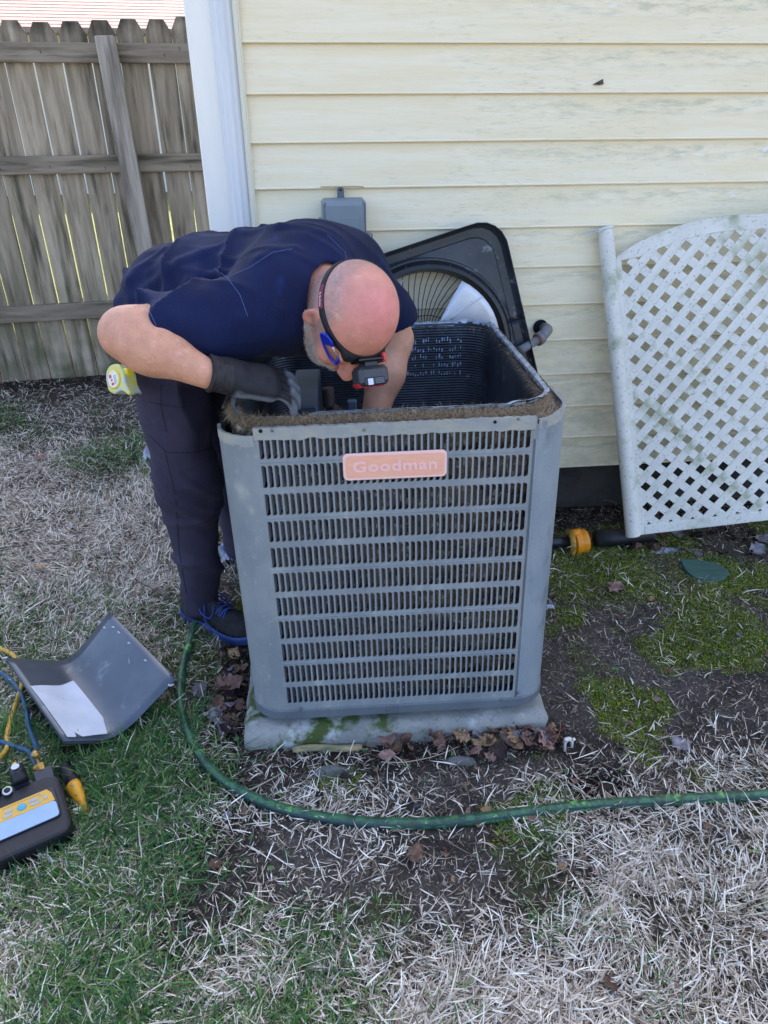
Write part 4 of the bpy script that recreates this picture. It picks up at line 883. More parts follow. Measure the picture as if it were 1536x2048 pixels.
# --- shoes
def shoe(heel, toe, name_lbl):
    h0, t0 = Vector(heel), Vector(toe); L = (t0-h0).length; fx = (t0-h0).normalized(); yv = Vector((0, 0, 1)).cross(fx); Ms = Matrix(((fx.x, yv.x, 0, h0.x), (fx.y, yv.y, 0, h0.y), (0, 0, 1, h0.z), (0, 0, 0, 1)))
    oln = [(0, -.012), (.012, -.032), (.06, -.036), (.12, -.034), (.19, -.046), (.25, -.047), (.285, -.034), (.305, -.008), (.303, .014), (.28, .036), (.22, .048), (.15, .040), (.08, .034), (.02, .032), (0, .014)]
    oln = [(x*L/.305, y*1.1) for x, y in oln]; sm = spline([(x, y, 0) for x, y in oln]+[(oln[0][0], oln[0][1], 0)], 6)[:-1]
    b_ = B(); n_ = len(sm); rows_ = []
    for z, k in ((0, .96), (.004, 1.0), (.010, 1.035), (.018, 1.0), (.026, 1.04), (.032, 1.03), (.036, .99)):
        rows_.append([((p.x-.15)*k+.15+.0015*math.sin(i*.9+z*200), p.y*k*(1+.03*math.sin(p.x*210)*(z < .02)), z+.006*max(0, p.x/L-.8)/.2+(.012*max(0, (.25-p.x/L)/.25) if z > .02 else 0)) for i, p in enumerate(sm+sm[:1])])
    b_.grid(rows_); b_.add([r for r in rows_[0][:-1]], [tuple(range(n_))]); sole_me = mesh('sole', [Ms @ Vector(v) for v in b_.V], b_.F, True)
    root = link('shoe', None, None); to_person(root)
    k_ = L/.305; invM = np.array(Ms.inverted())
    def sf(P):
        q_ = P@invM[:3, :3].T+invM[:3, 3]; q_ = q_/np.array((k_, 1.05, 1.05)); d = ell(q_, (.235, 0, .038), (.068, .043, .036)); d = su(d, cone(q_, (.05, 0, .062), (.20, 0, .040), .040, .034), .03); d = su(d, cone(q_, (.045, 0, .06), (.045, 0, .115), .038, .036), .03)
        d = su(d, cone(q_, (.075, 0, .10), (.16, 0, .07), .026, .020), .02)
        return np.maximum(d, .028-q_[:, 2])-.0015*vn(q_[:, 0]*60, q_[:, 1]*60, q_[:, 2]*60, 5)
    lo = np.minimum(np.array(heel), np.array(toe))-.07; hi = np.maximum(np.array(heel), np.array(toe))+.07; lo[2] = h0.z; hi[2] = h0.z+.17
    um = sdf_mesh('shoe_upper', sf, lo, hi, .004)
    link('shoe_upper', um, mat('shoe_mesh_black', S(44, 42, 46), S(30, 30, 34), 40, rough=.8, bump=.8, bscale=260), root); link('sole', sole_me, mat('blue_sole', S(60, 80, 140), S(50, 68, 122), 14, rough=.6), root)
    b_ = B(); rx = random.Random(2)
    for k in range(5):
        x = (.105+.019*k)*k_; z = .103-.0037*k; b_.tube(spline([(x, -.026, z-.012), (x+.004, -.012, z+.001), (x+.008, .0, z+.004), (x+.012, .012, z+.001), (x+.014, .026, z-.012)], 4), .0028, 6)
        b_.tube(spline([(x+.012, -.026, z-.014), (x+.008, 0, z+.003), (x, .026, z-.010)], 4), .0028, 6)
    for s in (-1, 1):
        b_.tube(spline([(.085*k_, 0, .118), (.06*k_, s*.022, .125), (.05*k_, s*.042, .10), (.08*k_, s*.046, .088), (.088*k_, s*.01, .118)], 6), .0024, 6); b_.tube(spline([(.125*k_, 0, .106), (.105*k_, s*.030, .112), (.125*k_, s*.052, .092), (.160*k_, s*.050, .080), (.150*k_, s*.018, .096), (.128*k_, 0, .106)], 6), .0026, 6)
        b_.tube(spline([(.088*k_, 0, .118), (.12*k_, s*.03, .104), (.14*k_, s*.052, .065), (.16*k_, s*.055, .05)], 6), .0026, 6)
    link('laces', mesh('laces', [Ms @ Vector(v) for v in b_.V], b_.F, True), mat('blue_lace', S(44, 74, 150), S(38, 62, 130), 60, rough=.7), root)
shoe((-.455, 1.925, .0), (-.222, 1.765, .0), ''); shoe((-.35, 2.30, .0), (-.165, 2.13, .0), '')
# --- gloves
def glove(Mg, mirror, curl, name='glove'):
    Mi = np.array(Mg.inverted()); s = mirror
    fg = [((.085, s*-.033, .002), .074, .0098), ((.093, s*-.011, .004), .086, .0105), ((.094, s*.012, .004), .088, .0108), ((.088, s*.034, .002), .078, .0105)]
    segs = []
    for i, (k0, L, r_) in enumerate(fg):
        p = np.array(k0); a = curl[i][0]; yaw_ = s*(-.16+.10*i)
        for j, (fr, da) in enumerate(((.46, curl[i][1]), (.30, curl[i][2]), (.24, 0))):
            d = np.array((math.cos(a)*math.cos(yaw_), math.cos(a)*math.sin(yaw_), -math.sin(a))); q_ = p+d*L*fr; segs.append((p, q_, r_*(1.08-.08*j), r_*(1.0-.09*j))); p = q_; a += da
    th_ = [np.array((.015, s*.030, -.006)), np.array((.055, s*.058, -.014)), np.array((.088, s*.068, -.024)), np.array((.112, s*.066, -.034))]
    for j in range(3): segs.append((th_[j], th_[j+1], .0165-.002*j, .0145-.002*j))
    def loc(P): return P@Mi[:3, :3].T+Mi[:3, 3]
    def gs(P):
        q_ = loc(P); d = cone(q_, (.0, 0, 0), (.075, 0, 0), .026, .030, (0, 1, 0), .66); d = su(d, cone(q_, (.025, s*-.026, -.004), (.08, s*-.030, -.002), .020, .015), .012); d = su(d, cone(q_, (.078, s*-.034, 0), (.09, s*.034, 0), .0135, .015), .014)
        d = su(d, cone(q_, (-.055, 0, 0), (.0, 0, 0), .037, .031, (0, 1, 0), .92), .02)
        f_ = None
        for (a, b_, ra, rb) in segs:
            x = cone(q_, a, b_, ra, rb); f_ = x if f_ is None else np.minimum(f_, x)
        d = su(d, f_, .006); d = np.maximum(d, -.046-q_[:, 0]); return d-.0012*vn(q_[:, 0]*70, q_[:, 1]*70, q_[:, 2]*70, 5)-.0008*np.sin(q_[:, 0]*700)*(q_[:, 0] < -.005)
    c0 = np.array(Mg @ Vector((.05, 0, 0))); me_ = sdf_mesh(name, gs, c0-.14, c0+.14, .0026)
    Vg = np.empty(len(me_.vertices)*3, np.float32); me_.vertices.foreach_get('co', Vg); Vg = Vg.reshape(-1, 3); q_ = loc(Vg.astype(float))
    Ng = np.empty(len(me_.vertices)*3, np.float32); me_.vertices.foreach_get('normal', Ng); Ng = Ng.reshape(-1, 3)@Mi[:3, :3].T
    coat_ = np.clip(((.18-Ng[:, 2])*3), 0, 1)*np.clip((q_[:, 0]-.0)/.01, 0, 1); coat_ = np.maximum(coat_, np.clip((q_[:, 0]-.122)/.008, 0, 1)); coat_ *= (q_[:, 0] > -.008)
    nz_ = fbm(q_[:, 0]*90, q_[:, 1]*90, q_[:, 2]*90, 3, 2); c_ = np.array(S(26, 27, 34))[None]*(1-coat_[:, None])+np.array(S(104, 110, 122))[None]*coat_[:, None]
    cuff = (q_[:, 0] < -.005)[:, None]; c_ = np.where(cuff, np.array(S(38, 37, 40))[None]*(1+.5*nz_[:, None]), c_*(1+.15*nz_[:, None])); set_col(me_, np.clip(c_, .002, 1)); return plc(name, me_, GLM)
GLM = attr_mat('glove_fabric', rough=.62, bump=.0007, bscale=700, spec=.35)
WRv = Vector(WR_R); xg = Vector((.86, .34, -.30)).normalized(); zg = Vector((.20, -.34, .92)); zg = (zg-xg*zg.dot(xg)).normalized(); yg = zg.cross(xg)
GM = Matrix(((xg.x, yg.x, zg.x, WRv.x+.046), (xg.y, yg.y, zg.y, WRv.y+.012), (xg.z, yg.z, zg.z, WRv.z-.012), (0, 0, 0, 1)))
glove(GM, 1, [(.25, .45, .4), (.22, .5, .45), (.15, .5, .4), (.05, .35, .3)])
WLv = Vector(WR_L); xg = (WLv-Vector((.19, 1.86, .82))).normalized(); zg = Vector((.8, .5, .1)); zg = (zg-xg*zg.dot(xg)).normalized(); yg = zg.cross(xg)
GML = Matrix(((xg.x, yg.x, zg.x, WLv.x), (xg.y, yg.y, zg.y, WLv.y), (xg.z, yg.z, zg.z, WLv.z-.02), (0, 0, 0, 1)))
glove(GML, -1, [(.5, .8, .6)]*4)
# --- headlamp, carabiner
def hp(x, y, z): return HC+HM@(np.array((x, y, z))*HSC)
def on_head(d_local, z0):                                 # radial march to the skin in head space
    d = np.array(d_local); lo_, hi_ = .03, .16
    for _ in range(26):
        m_ = (lo_+hi_)/2; p = np.array((d[0]*m_, d[1]*m_, z0+d[2]*m_))
        if head_sdf((HC+HM@(p*HSC))[None])[0] < 0: lo_ = m_
        else: hi_ = m_
    return lo_
lamp = thing('headlamp', 'black headlamp on a strap round the bald head with a red trimmed battery box', 'headlamp')
def band(z0, tilt, w_, off_, a0=0, a1=360, n_=90):
    rows_ = []
    for k in range(n_+1):
        a = math.radians(a0+(a1-a0)*k/n_); dl = np.array((math.sin(a), math.cos(a), -tilt*math.cos(a)+0))
        r_ = []
        for (dz, oo) in ((-w_/2, 0), (-w_/2, off_), (w_/2, off_), (w_/2, 0)):
            m_ = on_head((dl[0], dl[1], dl[2]), z0+dz); r_.append(tuple(hp(dl[0]*(m_+oo), dl[1]*(m_+oo), z0+dz+dl[2]*m_)))
        rows_.append(r_+r_[:1])
    return rows_
MSTR = mat('black_strap', S(34, 35, 40), S(26, 27, 32), 60, rough=.75, bump=.5, bscale=300)
b = B(); b.grid(band(.037, -.02, .0150, .0024)); b.obj('strap', MSTR, lamp, True)
b = B(); b.grid(band(.037, -.02, .0120, .0032, 98, 128, 24)); b.obj('strap_patch', mat('maroon_patch', S(124, 48, 66), rough=.6), lamp, True)
for i, a in enumerate((103, 107.5, 112, 116.5, 121)):      # pale letters on the patch, only partly legible in the photograph
    rd = math.radians(a); m_ = on_head((math.sin(rd), math.cos(rd), .02*math.cos(rd)), .037)+.0042; p = hp(math.sin(rd)*m_, math.cos(rd)*m_, .037)
    cu = bpy.data.curves.new('letter', 'FONT'); cu.body = 'HODR'[i] if i < 4 else ''; cu.size = .0085; cu.extrude = .0001; cu.align_x = 'CENTER'; cu.align_y = 'CENTER'; cu.resolution_u = 2; cu.offset = .0003
    if not cu.body: continue
    t_ = bpy.data.objects.new('t', cu); C.objects.link(t_); bpy.context.view_layer.update(); tm = bpy.data.meshes.new_from_object(t_.evaluated_get(bpy.context.evaluated_depsgraph_get())); bpy.data.objects.remove(t_)
    n_ = Vector(HM@np.array((math.sin(rd), math.cos(rd), 0))); up_ = Vector(HM@np.array((0, 0, 1.))); rt = up_.cross(n_)
    o = link('letter', tm, bpy.data.materials.get('pale_letter') or mat('pale_letter', S(232, 210, 214), rough=.6), lamp); o.matrix_world = Matrix(((rt.x, up_.x, n_.x, p[0]), (rt.y, up_.y, n_.y, p[1]), (rt.z, up_.z, n_.z, p[2]), (0, 0, 0, 1)))
# battery and lamp box on the forehead, in head space (x right, y front, z up)
fr = on_head((0, 1, 0), .037); HMt = Matrix(((*HM[0], HC[0]), (*HM[1], HC[1]), (*HM[2], HC[2]), (0, 0, 0, 1))); Sc = Matrix.Scale(HSC, 4)
BXM = HMt @ Matrix.Scale(HSC*1.13, 4) @ Matrix.Translation((-.004, (fr-.002)/1.13, .036/1.13))
b = B(); b.box(-.024, .026, .0, .008, -.018, .018, BXM, ch=.003); b.obj('mount_plate', mat('gloss_black', S(20, 20, 22), rough=.25), lamp, bevel=.001)
b = B(); b.box(-.030, .030, .014, .048, -.016, .020, BXM, ch=.007); o = b.obj('lamp_box', mat('lamp_charcoal', S(52, 56, 64), S(44, 48, 54), 30, rough=.42), lamp, bevel=.002)
b = B(); b.box(-.0308, .0308, .036, .0495, -.0168, .010, BXM, ch=.007); b.obj('red_trim', mat('lamp_red', S(176, 40, 44), rough=.4), lamp, bevel=.002)
b = B(); b.box(-.017, .024, .034, .0475, .004, .0222, BXM, ch=.002); b.obj('front_panel', mat('lamp_black', S(26, 28, 36), rough=.35), lamp)
b = B()
for k in range(4): b.box(-.013, .004, .036+.0026*k, .0372+.0026*k, .0222, .0228, BXM)
b.obj('slots', mat('slot_grey', S(96, 100, 112), rough=.5), lamp)
b = B(); b.box(.009, .019, .036, .0465, .0222, .0232, BXM); b.obj('lens', mat('pale_lens', S(196, 204, 236), rough=.2), lamp)
b = B(); b.box(-.012, .012, .004, .018, -.010, .010, BXM); b.obj('hinge', bpy.data.materials['gloss_black'], lamp)
b = B(); b.box(-.031, -.024, -.006, .010, -.013, .014, BXM, ch=.002); b.obj('red_clip', mat('red_clip', S(214, 60, 56), rough=.45), lamp)
car = thing('carabiner', 'small blue carabiner clipped to the headlamp strap beside the man\'s temple', 'carabiner')
a = math.radians(56); m_ = on_head((math.sin(a), math.cos(a), 0), .037)+.006; cpos = np.array((math.sin(a)*m_, math.cos(a)*m_, .030)); tq = np.array((math.cos(a), -math.sin(a), 0)); dn = nrm(-tq*1.0+np.array((0, 0, -.55))); tq = nrm(np.cross(dn, np.array((math.sin(a), math.cos(a), 0))))
def cp(u_, w_): p = cpos+tq*u_*1.25+dn*w_*1.35+np.array((math.sin(a), math.cos(a), 0))*.004; return tuple(hp(*p))
loop = [(-.004, -.014), (.007, -.013), (.011, .0), (.011, .018), (.008, .032), (.0, .038), (-.007, .034), (-.0085, .026)]
b = B(); b.tube(spline([cp(*p) for p in loop], 5), .0029, 8); b.tube(spline([cp(*p) for p in ((-.004, -.014), (-.009, -.004), (-.009, .004))], 4), .0029, 8); b.add([cp(*p) for p in ((-.009, -.012), (.009, -.012), (.010, .006), (-.009, .006))], [(0, 1, 2, 3)]); b.obj('carabiner_frame', mat('blue_anodised', S(36, 58, 190), rough=.3, metal=.4), car, True)
b = B(); b.tube([cp(-.009, .004), cp(-.0088, .028)], .0009, 6); b.tube([cp(-.0065, .004), cp(-.0065, .027)], .0009, 6); b.obj('wire_gate', mat('bright_wire', S(220, 220, 225), rough=.25, metal=.8), car, True)
# --- tape measure on the belt
tp_ = Vector(yp(243, 760, 1.735)); tape = thing('tape_measure', 'yellow and clear tape measure hooked on the man\'s waistband under his elbow', 'tape measure')
zt_ = Vector((-.62, -.70, .30)).normalized(); yt_ = Vector((-.42, .0, .9)); yt_ = (yt_-zt_*yt_.dot(zt_)).normalized(); xt_ = yt_.cross(zt_)
TM = Matrix(((xt_.x, yt_.x, zt_.x, tp_.x), (xt_.y, yt_.y, zt_.y, tp_.y), (xt_.z, yt_.z, zt_.z, tp_.z), (0, 0, 0, 1)))
o2d = [(-.034, -.020), (-.036, .010), (-.026, .030), (-.004, .038), (.020, .032), (.034, .012), (.036, -.018), (.046, -.040), (.038, -.044), (.016, -.030), (-.014, -.032)]
so_ = [(p.x, p.y) for p in spline([(x, y, 0) for x, y in o2d]+[(o2d[0][0], o2d[0][1], 0)], 4)[:-1]]
b = B(); b.prism(so_, -.018, .018, TM); b.obj('case', mat('clear_yellow_case', S(206, 196, 96), S(176, 190, 190), 22, rough=.3, coat=.4, lo=.45, hi=.55), tape, bevel=.004)
b = B(); b.lathe([(.0245, .0), (.0245, .0195), (.022, .0205)], 30, TM @ Matrix.Translation((-.003, .002, 0))); b.obj('label_ring', mat('yellow_ring', S(222, 196, 50), rough=.4), tape, True)
b = B(); b.lathe([(.0205, .0195), (.020, .0212)], 30, TM @ Matrix.Translation((-.003, .002, 0))); b.obj('label', mat('white_label', S(226, 222, 214), rough=.5), tape)
b = B(); b.box(-.016, -.003, .0212, .0216, .0, .0001); b = B()
for (x0, x1, y0, y1) in ((-.017, -.008, .006, .014), (-.012, -.006, -.002, .003), (-.011, -.002, -.012, -.006)): b.box(x0, x1, y0, y1, .0212, .0216, TM)
b.obj('red_print', mat('red_print', S(200, 56, 48), rough=.5), tape)
b = B()
for k in range(6): b.box(.000, .010-.001*(k % 3), .008-.0035*k, .0092-.0035*k, .0212, .0216, TM)
b.obj('small_print', mat('grey_print', S(110, 108, 106), rough=.5), tape)
b = B(); b.box(.012, .030, .006, .034, -.012, .012, TM @ Matrix.Rotation(-.45, 4, 'Z'), ch=.003); b.obj('lock_button', mat('bright_yellow', S(240, 214, 30), rough=.35), tape, bevel=.0015)
b = B(); b.box(.034, .052, -.046, -.042, -.011, .011, TM); b.box(.036, .040, -.052, -.030, -.010, .010, TM); b.obj('end_hook', mat('hook_steel', S(150, 150, 140), S(90, 84, 70), 60, rough=.4, metal=.6), tape)

# ------------------------------------------------------------------ things lying in the yard
def V3(p): return Vector([float(c_) for c_ in p])
def onG(u, v, z=0.0):
    p = gp(u, v, z); g = float(gh(p[0], p[1])); return V3(gp(u, v, z+g))
# garden hose with a dark side stripe
hp_ = [(1640, 1586), (1536, 1590), (1420, 1596), (1300, 1603), (1150, 1613), (1000, 1632), (880, 1645), (760, 1646), (640, 1634), (530, 1606), (440, 1556), (388, 1490), (362, 1410), (366, 1335), (385, 1270), (402, 1205), (420, 1120), (438, 1050), (447, 985), (452, 900)]
pts = [onG(u, v, .012) for u, v in hp_]; pts = [Vector((1.6, 1.0, .014))]+pts+[Vector((-.46, 3.1, .012)), Vector((-.5, 3.6, .012))]
sp = spline(pts, 9); n_ = 16; b = B(); b.tube(sp, .0132, n_)
me = mesh('garden_hose', b.V, b.F, True)
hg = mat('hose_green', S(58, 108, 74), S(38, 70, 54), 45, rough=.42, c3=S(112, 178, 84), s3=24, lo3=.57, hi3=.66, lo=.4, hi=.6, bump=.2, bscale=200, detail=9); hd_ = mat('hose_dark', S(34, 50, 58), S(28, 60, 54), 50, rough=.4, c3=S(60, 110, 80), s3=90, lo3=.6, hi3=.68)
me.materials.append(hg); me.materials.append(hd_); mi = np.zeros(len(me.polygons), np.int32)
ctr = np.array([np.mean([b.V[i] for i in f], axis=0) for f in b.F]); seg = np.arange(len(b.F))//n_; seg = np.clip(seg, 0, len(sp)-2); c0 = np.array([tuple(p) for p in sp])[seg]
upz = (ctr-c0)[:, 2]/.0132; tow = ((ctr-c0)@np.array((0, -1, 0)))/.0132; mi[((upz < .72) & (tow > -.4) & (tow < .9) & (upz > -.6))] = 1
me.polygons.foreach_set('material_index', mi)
tag(link('garden_hose', me), 'green garden hose with a dark stripe curving across the yard in front of the pad', 'hose')
# bent sheet metal panel with a paper label
def perp_pt(u, v, base, e):                              # point on the pixel ray whose offset from base is square to e
    d = V3(ray(u, v)); o = V3(CO); t = -((o-base).dot(e))/d.dot(e); return o+d*t
c0 = onG(140, 1326, .012); c1 = onG(237, 1480, .012); e = (c1-c0).normalized()
LA, LB = perp_pt(11, 1316, c0, e), perp_pt(128, 1483, c1, e); RA, RB = perp_pt(219, 1223, c0, e), perp_pt(353, 1357, c1, e); 
LA.z = max(LA.z, .03); LB.z = max(LB.z, .015)
RZ = V3(yp(279, 1462, 0.0001+float(c1.y)+.02)); 
sp_th = thing('bent_cover_panel', 'bent grey sheet metal cover panel lying open on the lawn with a white paper sheet', 'metal panel', tuple(c0))
def rel(p): return tuple(Vector(p)-c0)
rows = []; 
for i in range(13):
    t = i/12; A_, C_, R_2 = LA.lerp(LB, t), c0.lerp(c1, t), RA.lerp(RB, t); row = [rel(A_.lerp(C_, s)) for s in np.linspace(0, .62, 6)]
    p0, p1 = A_.lerp(C_, .68), C_.lerp(R_2, .40)
    for s in np.linspace(0, 1, 9): row.append(rel(p0.lerp(C_, s).lerp(C_.lerp(p1, s), s)))
    row += [rel(C_.lerp(R_2, s)) for s in np.linspace(.46, 1, 6)]; rows.append(row)
b = B(); b.grid(rows); o = b.obj('sheet', mat('blue_grey_sheet', S(84, 93, 104), S(72, 81, 92), 7, rough=.30, metal=.25, bump=.08, bscale=90, c3=S(132, 140, 146), s3=10, lo3=.6, hi3=.75), sp_th, True); q = o.modifiers.new('thick', 'SOLIDIFY'); q.thickness = .0018
b = B(); edge = [r[0] for r in rows]; b.grid([[(p[0], p[1], p[2]) for p in edge], [(p[0], p[1], p[2]-.016) for p in edge]])
ed = rows[-1][:8]; b.grid([ed, [(p[0], p[1]+.004, p[2]-.014) for p in ed]]); b.obj('folded_lip', mat('dark_lip', S(70, 76, 84), rough=.4), sp_th)
b = B(); gR = random.Random(4)
for (i, j) in ((0, 18), (2, 19), (5, 19), (8, 19), (12, 19), (1, 18), (0, 0), (3, 19)):
    p = Vector(rows[i][min(j, len(rows[i])-1)]); nrm_ = Vector((0, -.2, 1)).normalized(); out_p = [(p.x+.011*gR.uniform(.5, 1)*math.cos(a), p.y+.007*gR.uniform(.5, 1)*math.sin(a), p.z+.0015) for a in np.linspace(0, 5.6, 8)]; b.add(out_p, [tuple(range(8))])
b.obj('chipped_paint', mat('pale_chips', S(176, 184, 190), rough=.8), sp_th)
nL = (LB-LA).cross(C_-LB).normalized(); nL = nL if nL.z > 0 else -nL
def onL(u, v, k=.003):
    d = V3(ray(u, v)); o_ = V3(CO); t = (LA-o_).dot(nL)/d.dot(nL); return o_+d*t+nL*k
q4 = [onL(60, 1374), onL(143, 1371), onL(227, 1470), onL(134, 1476)]; rows2 = []
for i in range(9):
    t = i/8; a_, b_2 = q4[0].lerp(q4[3], t), q4[1].lerp(q4[2], t); rows2.append([rel(a_.lerp(b_2, s)+nL*(.012*max(0, s-.75)/.25*(1-.5*t)+.0015*math.sin(s*7+t*3))) for s in np.linspace(0, 1, 10)])
b = B(); b.grid(rows2); o = b.obj('paper_label', mat('worn_paper', S(208, 214, 222), S(196, 203, 214), 18, rough=.7, c3=S(160, 166, 172), s3=26, lo3=.62, hi3=.75), sp_th, True)
# digital manifold gauge set: frame of the face plane
o0 = onG(119, 1627, .062); xl = (o0-onG(4, 1677, .062)).normalized(); zl_ = Vector((.02, -.22, 1)).normalized(); zl_ = (zl_-xl*zl_.dot(xl)).normalized(); yl_ = zl_.cross(xl)
GMx = Matrix(((xl.x, yl_.x, zl_.x, o0.x), (xl.y, yl_.y, zl_.y, o0.y), (xl.z, yl_.z, zl_.z, o0.z), (0, 0, 0, 1)))
mg = thing('manifold_gauge', 'black and yellow digital refrigerant manifold gauge lying in the grass at the left edge', 'gauge'); mg.matrix_world = GMx
MK = mat('black_rubber', S(24, 25, 32), S(20, 20, 26), 30, rough=.5, bump=.15, bscale=200); MY = mat('yellow_face', S(214, 166, 62), rough=.5); MBR = mat('brass', S(198, 164, 96), S(170, 136, 76), 40, rough=.3, metal=.7)
b = B(); b.prism(rrect(-.26, .020, -.048, .112, .03, 8), -.055, -.003); b.obj('body', MK, mg, bevel=.008)
b = B(); b.prism(rrect(-.235, .004, -.006, .074, .012, 6), -.004, .0015); b.obj('bezel', mat('bezel_black', S(30, 32, 40), rough=.35), mg, bevel=.001)
b = B(); b.prism(rrect(-.232, -.0, -.004, .036, .008, 5), .001, .0026); b.obj('screen', mat('pale_screen', S(150, 176, 206), S(142, 168, 200), 12, rough=.22, spec=.6), mg)
b = B(); b.prism([(-.232, .0365), (-.001, .0365), (-.004, .058), (-.012, .071), (-.232, .071)], .001, .0028); b.obj('keypad', MY, mg)
MBT = mat('key_grey', S(168, 166, 160), rough=.5)
for (x, y, w_, h_) in ((-.043, .058, .020, .007), (-.040, .048, .022, .008), (-.026, .062, .008, .004), (-.018, .052, .009, .008), (-.094, .056, .018, .007), (-.098, .046, .020, .008), (-.125, .05, .014, .006), (-.15, .055, .018, .008)):
    b = B(); b.prism(rrect(x-w_/2, x+w_/2, y-h_/2, y+h_/2, h_*.4, 4), .0028, .0040); b.obj('key', MBT, mg)
b = B(); b.lathe([(.0085, .0028), (.0085, .0042), (.007, .0048)], 24, Matrix.Translation((-.068, .052, 0)) @ Matrix.Diagonal((1.15, .9, 1, 1))); b.obj('power_key', mat('cyan_key', S(60, 160, 196), rough=.4), mg, True)
b = B()
for k in range(16): b.box(-.105+.005*k, -.102+.005*k, .0655, .0668, .0028, .0030)
b.obj('small_print', mat('dark_print', S(60, 54, 44), rough=.6), mg)
b = B(); b.prism(rrect(-.03, .012, .100, .135, .006, 4), -.045, -.004); b.prism(rrect(-.17, -.035, .095, .118, .006, 4), -.05, -.006); b.obj('valve_block', mat('block_black', S(34, 38, 52), rough=.35), mg, bevel=.002)
for (x, y, mt_) in ((-.058, .128, S(190, 200, 214)), (-.118, .122, S(214, 176, 96))):
    b = B(); b.tube([(x, y-.012, .004), (x-.002, y+.028, .008)], [.0185, .0165], 20); kn = b.obj('valve_knob', MK, mg, True)
    b = B(); b.lathe([(.009, 0), (.009, .0012)], 20, Matrix.Translation((x-.002, y+.018, .0255)) @ Matrix.Diagonal((1, .8, 1, 1))); b.obj('knob_disc', mat('disc', mt_, rough=.4), kn)
    b = B(); b.tube([(x-.002, y+.028, .008), (x-.003, y+.040, .009)], [.009, .0075], 14); b.obj('brass_cap', MBR, kn, True)
b = B(); b.tube([(-.088, .106, .004), (-.088, .106, .0075)], .0105, 24); b.obj('white_ring', mat('ring_white', S(206, 210, 214), rough=.4), mg, True)
b = B(); b.tube([(-.088, .106, .0075), (-.088, .106, .0082)], .0068, 24); b.obj('ring_centre', MK, mg, True)
b = B(); b.tube([(-.012, .132, -.012), (-.012, .150, -.010)], .0115, 6); b.tube([(-.012, .150, -.010), (-.014, .166, -.006)], .0038, 10); b.tube([(-.118, .16, .0), (-.12, .178, .004)], .0042, 10); b.obj('brass_fitting', MBR, mg)
def W(x, y, z): return GMx @ Vector((x, y, z))
def hose(path, r_, m_, name, label, conn=None):
    sp_h = spline(path, 8); b_ = B(); b_.tube(sp_h, r_, 12)
    if conn:
        th_2 = thing(name, label, 'hose', tuple(path[0])); o_ = link('tube', mesh('tube', [Vector(v)-Vector(path[0]) for v in b_.V], b_.F, True), m_, th_2)
        d_2 = (Vector(path[0])-Vector(path[1])).normalized(); b2 = B(); b2.tube([d_2*-.010, d_2*.012], [r_*1.55, r_*1.45], 10); b2.obj('brass_nut', MBR, th_2, True)
    else: tag(b_.obj(name, m_, None, True), label, 'hose')
MBH = mat('blue_hose', S(36, 84, 122), S(28, 68, 104), 30, rough=.45); MYH = mat('yellow_hose', S(206, 164, 66), S(186, 146, 56), 30, rough=.5)
hose([W(-.015, .176, .0), onG(72, 1492, 0.046), onG(60, 1460, 0.028), onG(49, 1405, 0.024), onG(34, 1375, 0.024), onG(14, 1354, 0.024), onG(-20, 1330, 0.024)], .0062, MBH, 'refrigerant_hose', 'blue refrigerant hose arching up from the brass fitting to the left edge', 1)
hose([W(-.020, .150, -.020), onG(60, 1506, 0.031), onG(41, 1497, 0.026), onG(0, 1483, 0.026), onG(-40, 1474, 0.026)], .0062, MBH, 'refrigerant_hose', 'short blue refrigerant hose crossing the yellow one beside the gauge', 1)
hose([W(-.12, .182, .003), onG(12, 1500, 0.028), onG(14, 1470, 0.024), onG(24, 1430, 0.023), onG(36, 1395, 0.023), onG(44, 1365, 0.023), onG(42, 1335, 0.023), onG(27, 1311, 0.026), onG(0, 1296, 0.026), onG(-30, 1284, 0.026)], .0062, MYH, 'refrigerant_hose', 'yellow refrigerant hose running under the bent metal panel', 1)
# clamp probe beside the gauge
pa, pb, pc_ = onG(128, 1530, .022), onG(146, 1570, .024), onG(170, 1617, .016); pr_ = thing('clamp_probe', 'yellow and black temperature probe standing beside the gauge', 'probe', tuple(pa))
b = B(); b.tube([pa-pa, (pb-pa)*.1, (pb-pa)*.5, pb-pa], [.013, .0175, .0185, .0185], 16, flat=.75); b.obj('black_cap', MK, pr_, True)
b = B(); b.tube([(pb-pa)*1.0, (pb-pa)*1.15, (pb-pa)+(pc_-pb)*.55, (pb-pa)+(pc_-pb)*.82, pc_-pa+(pc_-pb)*.12], [.0183, .0185, .015, .0085, .0065], 16, flat=.8); b.obj('yellow_grip', mat('probe_yellow', S(222, 160, 40), rough=.45), pr_, True)
b = B(); mm = (pb-pa)+(pc_-pb)*.12+Vector((0, -.004, .0155)); b.lathe([(.0045, 0), (.004, .0012)], 16, Matrix.Translation(mm)); b.obj('grey_dot', mat('dot_grey', S(150, 146, 132), rough=.5), pr_, True)
b = B(); p = onG(155, 1620, .014)-pa; b.tube([p+Vector((-.010, -.003, 0)), p+Vector((.008, .003, .001))], .0055, 12); b.obj('white_tip', mat('tip_white', S(222, 226, 222), rough=.4), pr_, True)
b = B(); b.tube([p+Vector((-.022, -.006, -.004)), p+Vector((-.008, -.002, 0))], .0065, 10); b.obj('peg', MK, pr_, True)
hk = [(72, 1686, .02), (74, 1694, .016), (79, 1709, .012), (95, 1711, .012), (105, 1726, .012), (100, 1742, .012), (82, 1750, .012), (63, 1745, .012)]
b = B(); b.tube(spline([onG(*p) for p in hk], 6), .0028, 8); tag(b.obj('wire_hook', mat('white_wire', S(214, 220, 226), rough=.4), None, True), 'white curled wire hook sticking out below the gauge', 'hook')
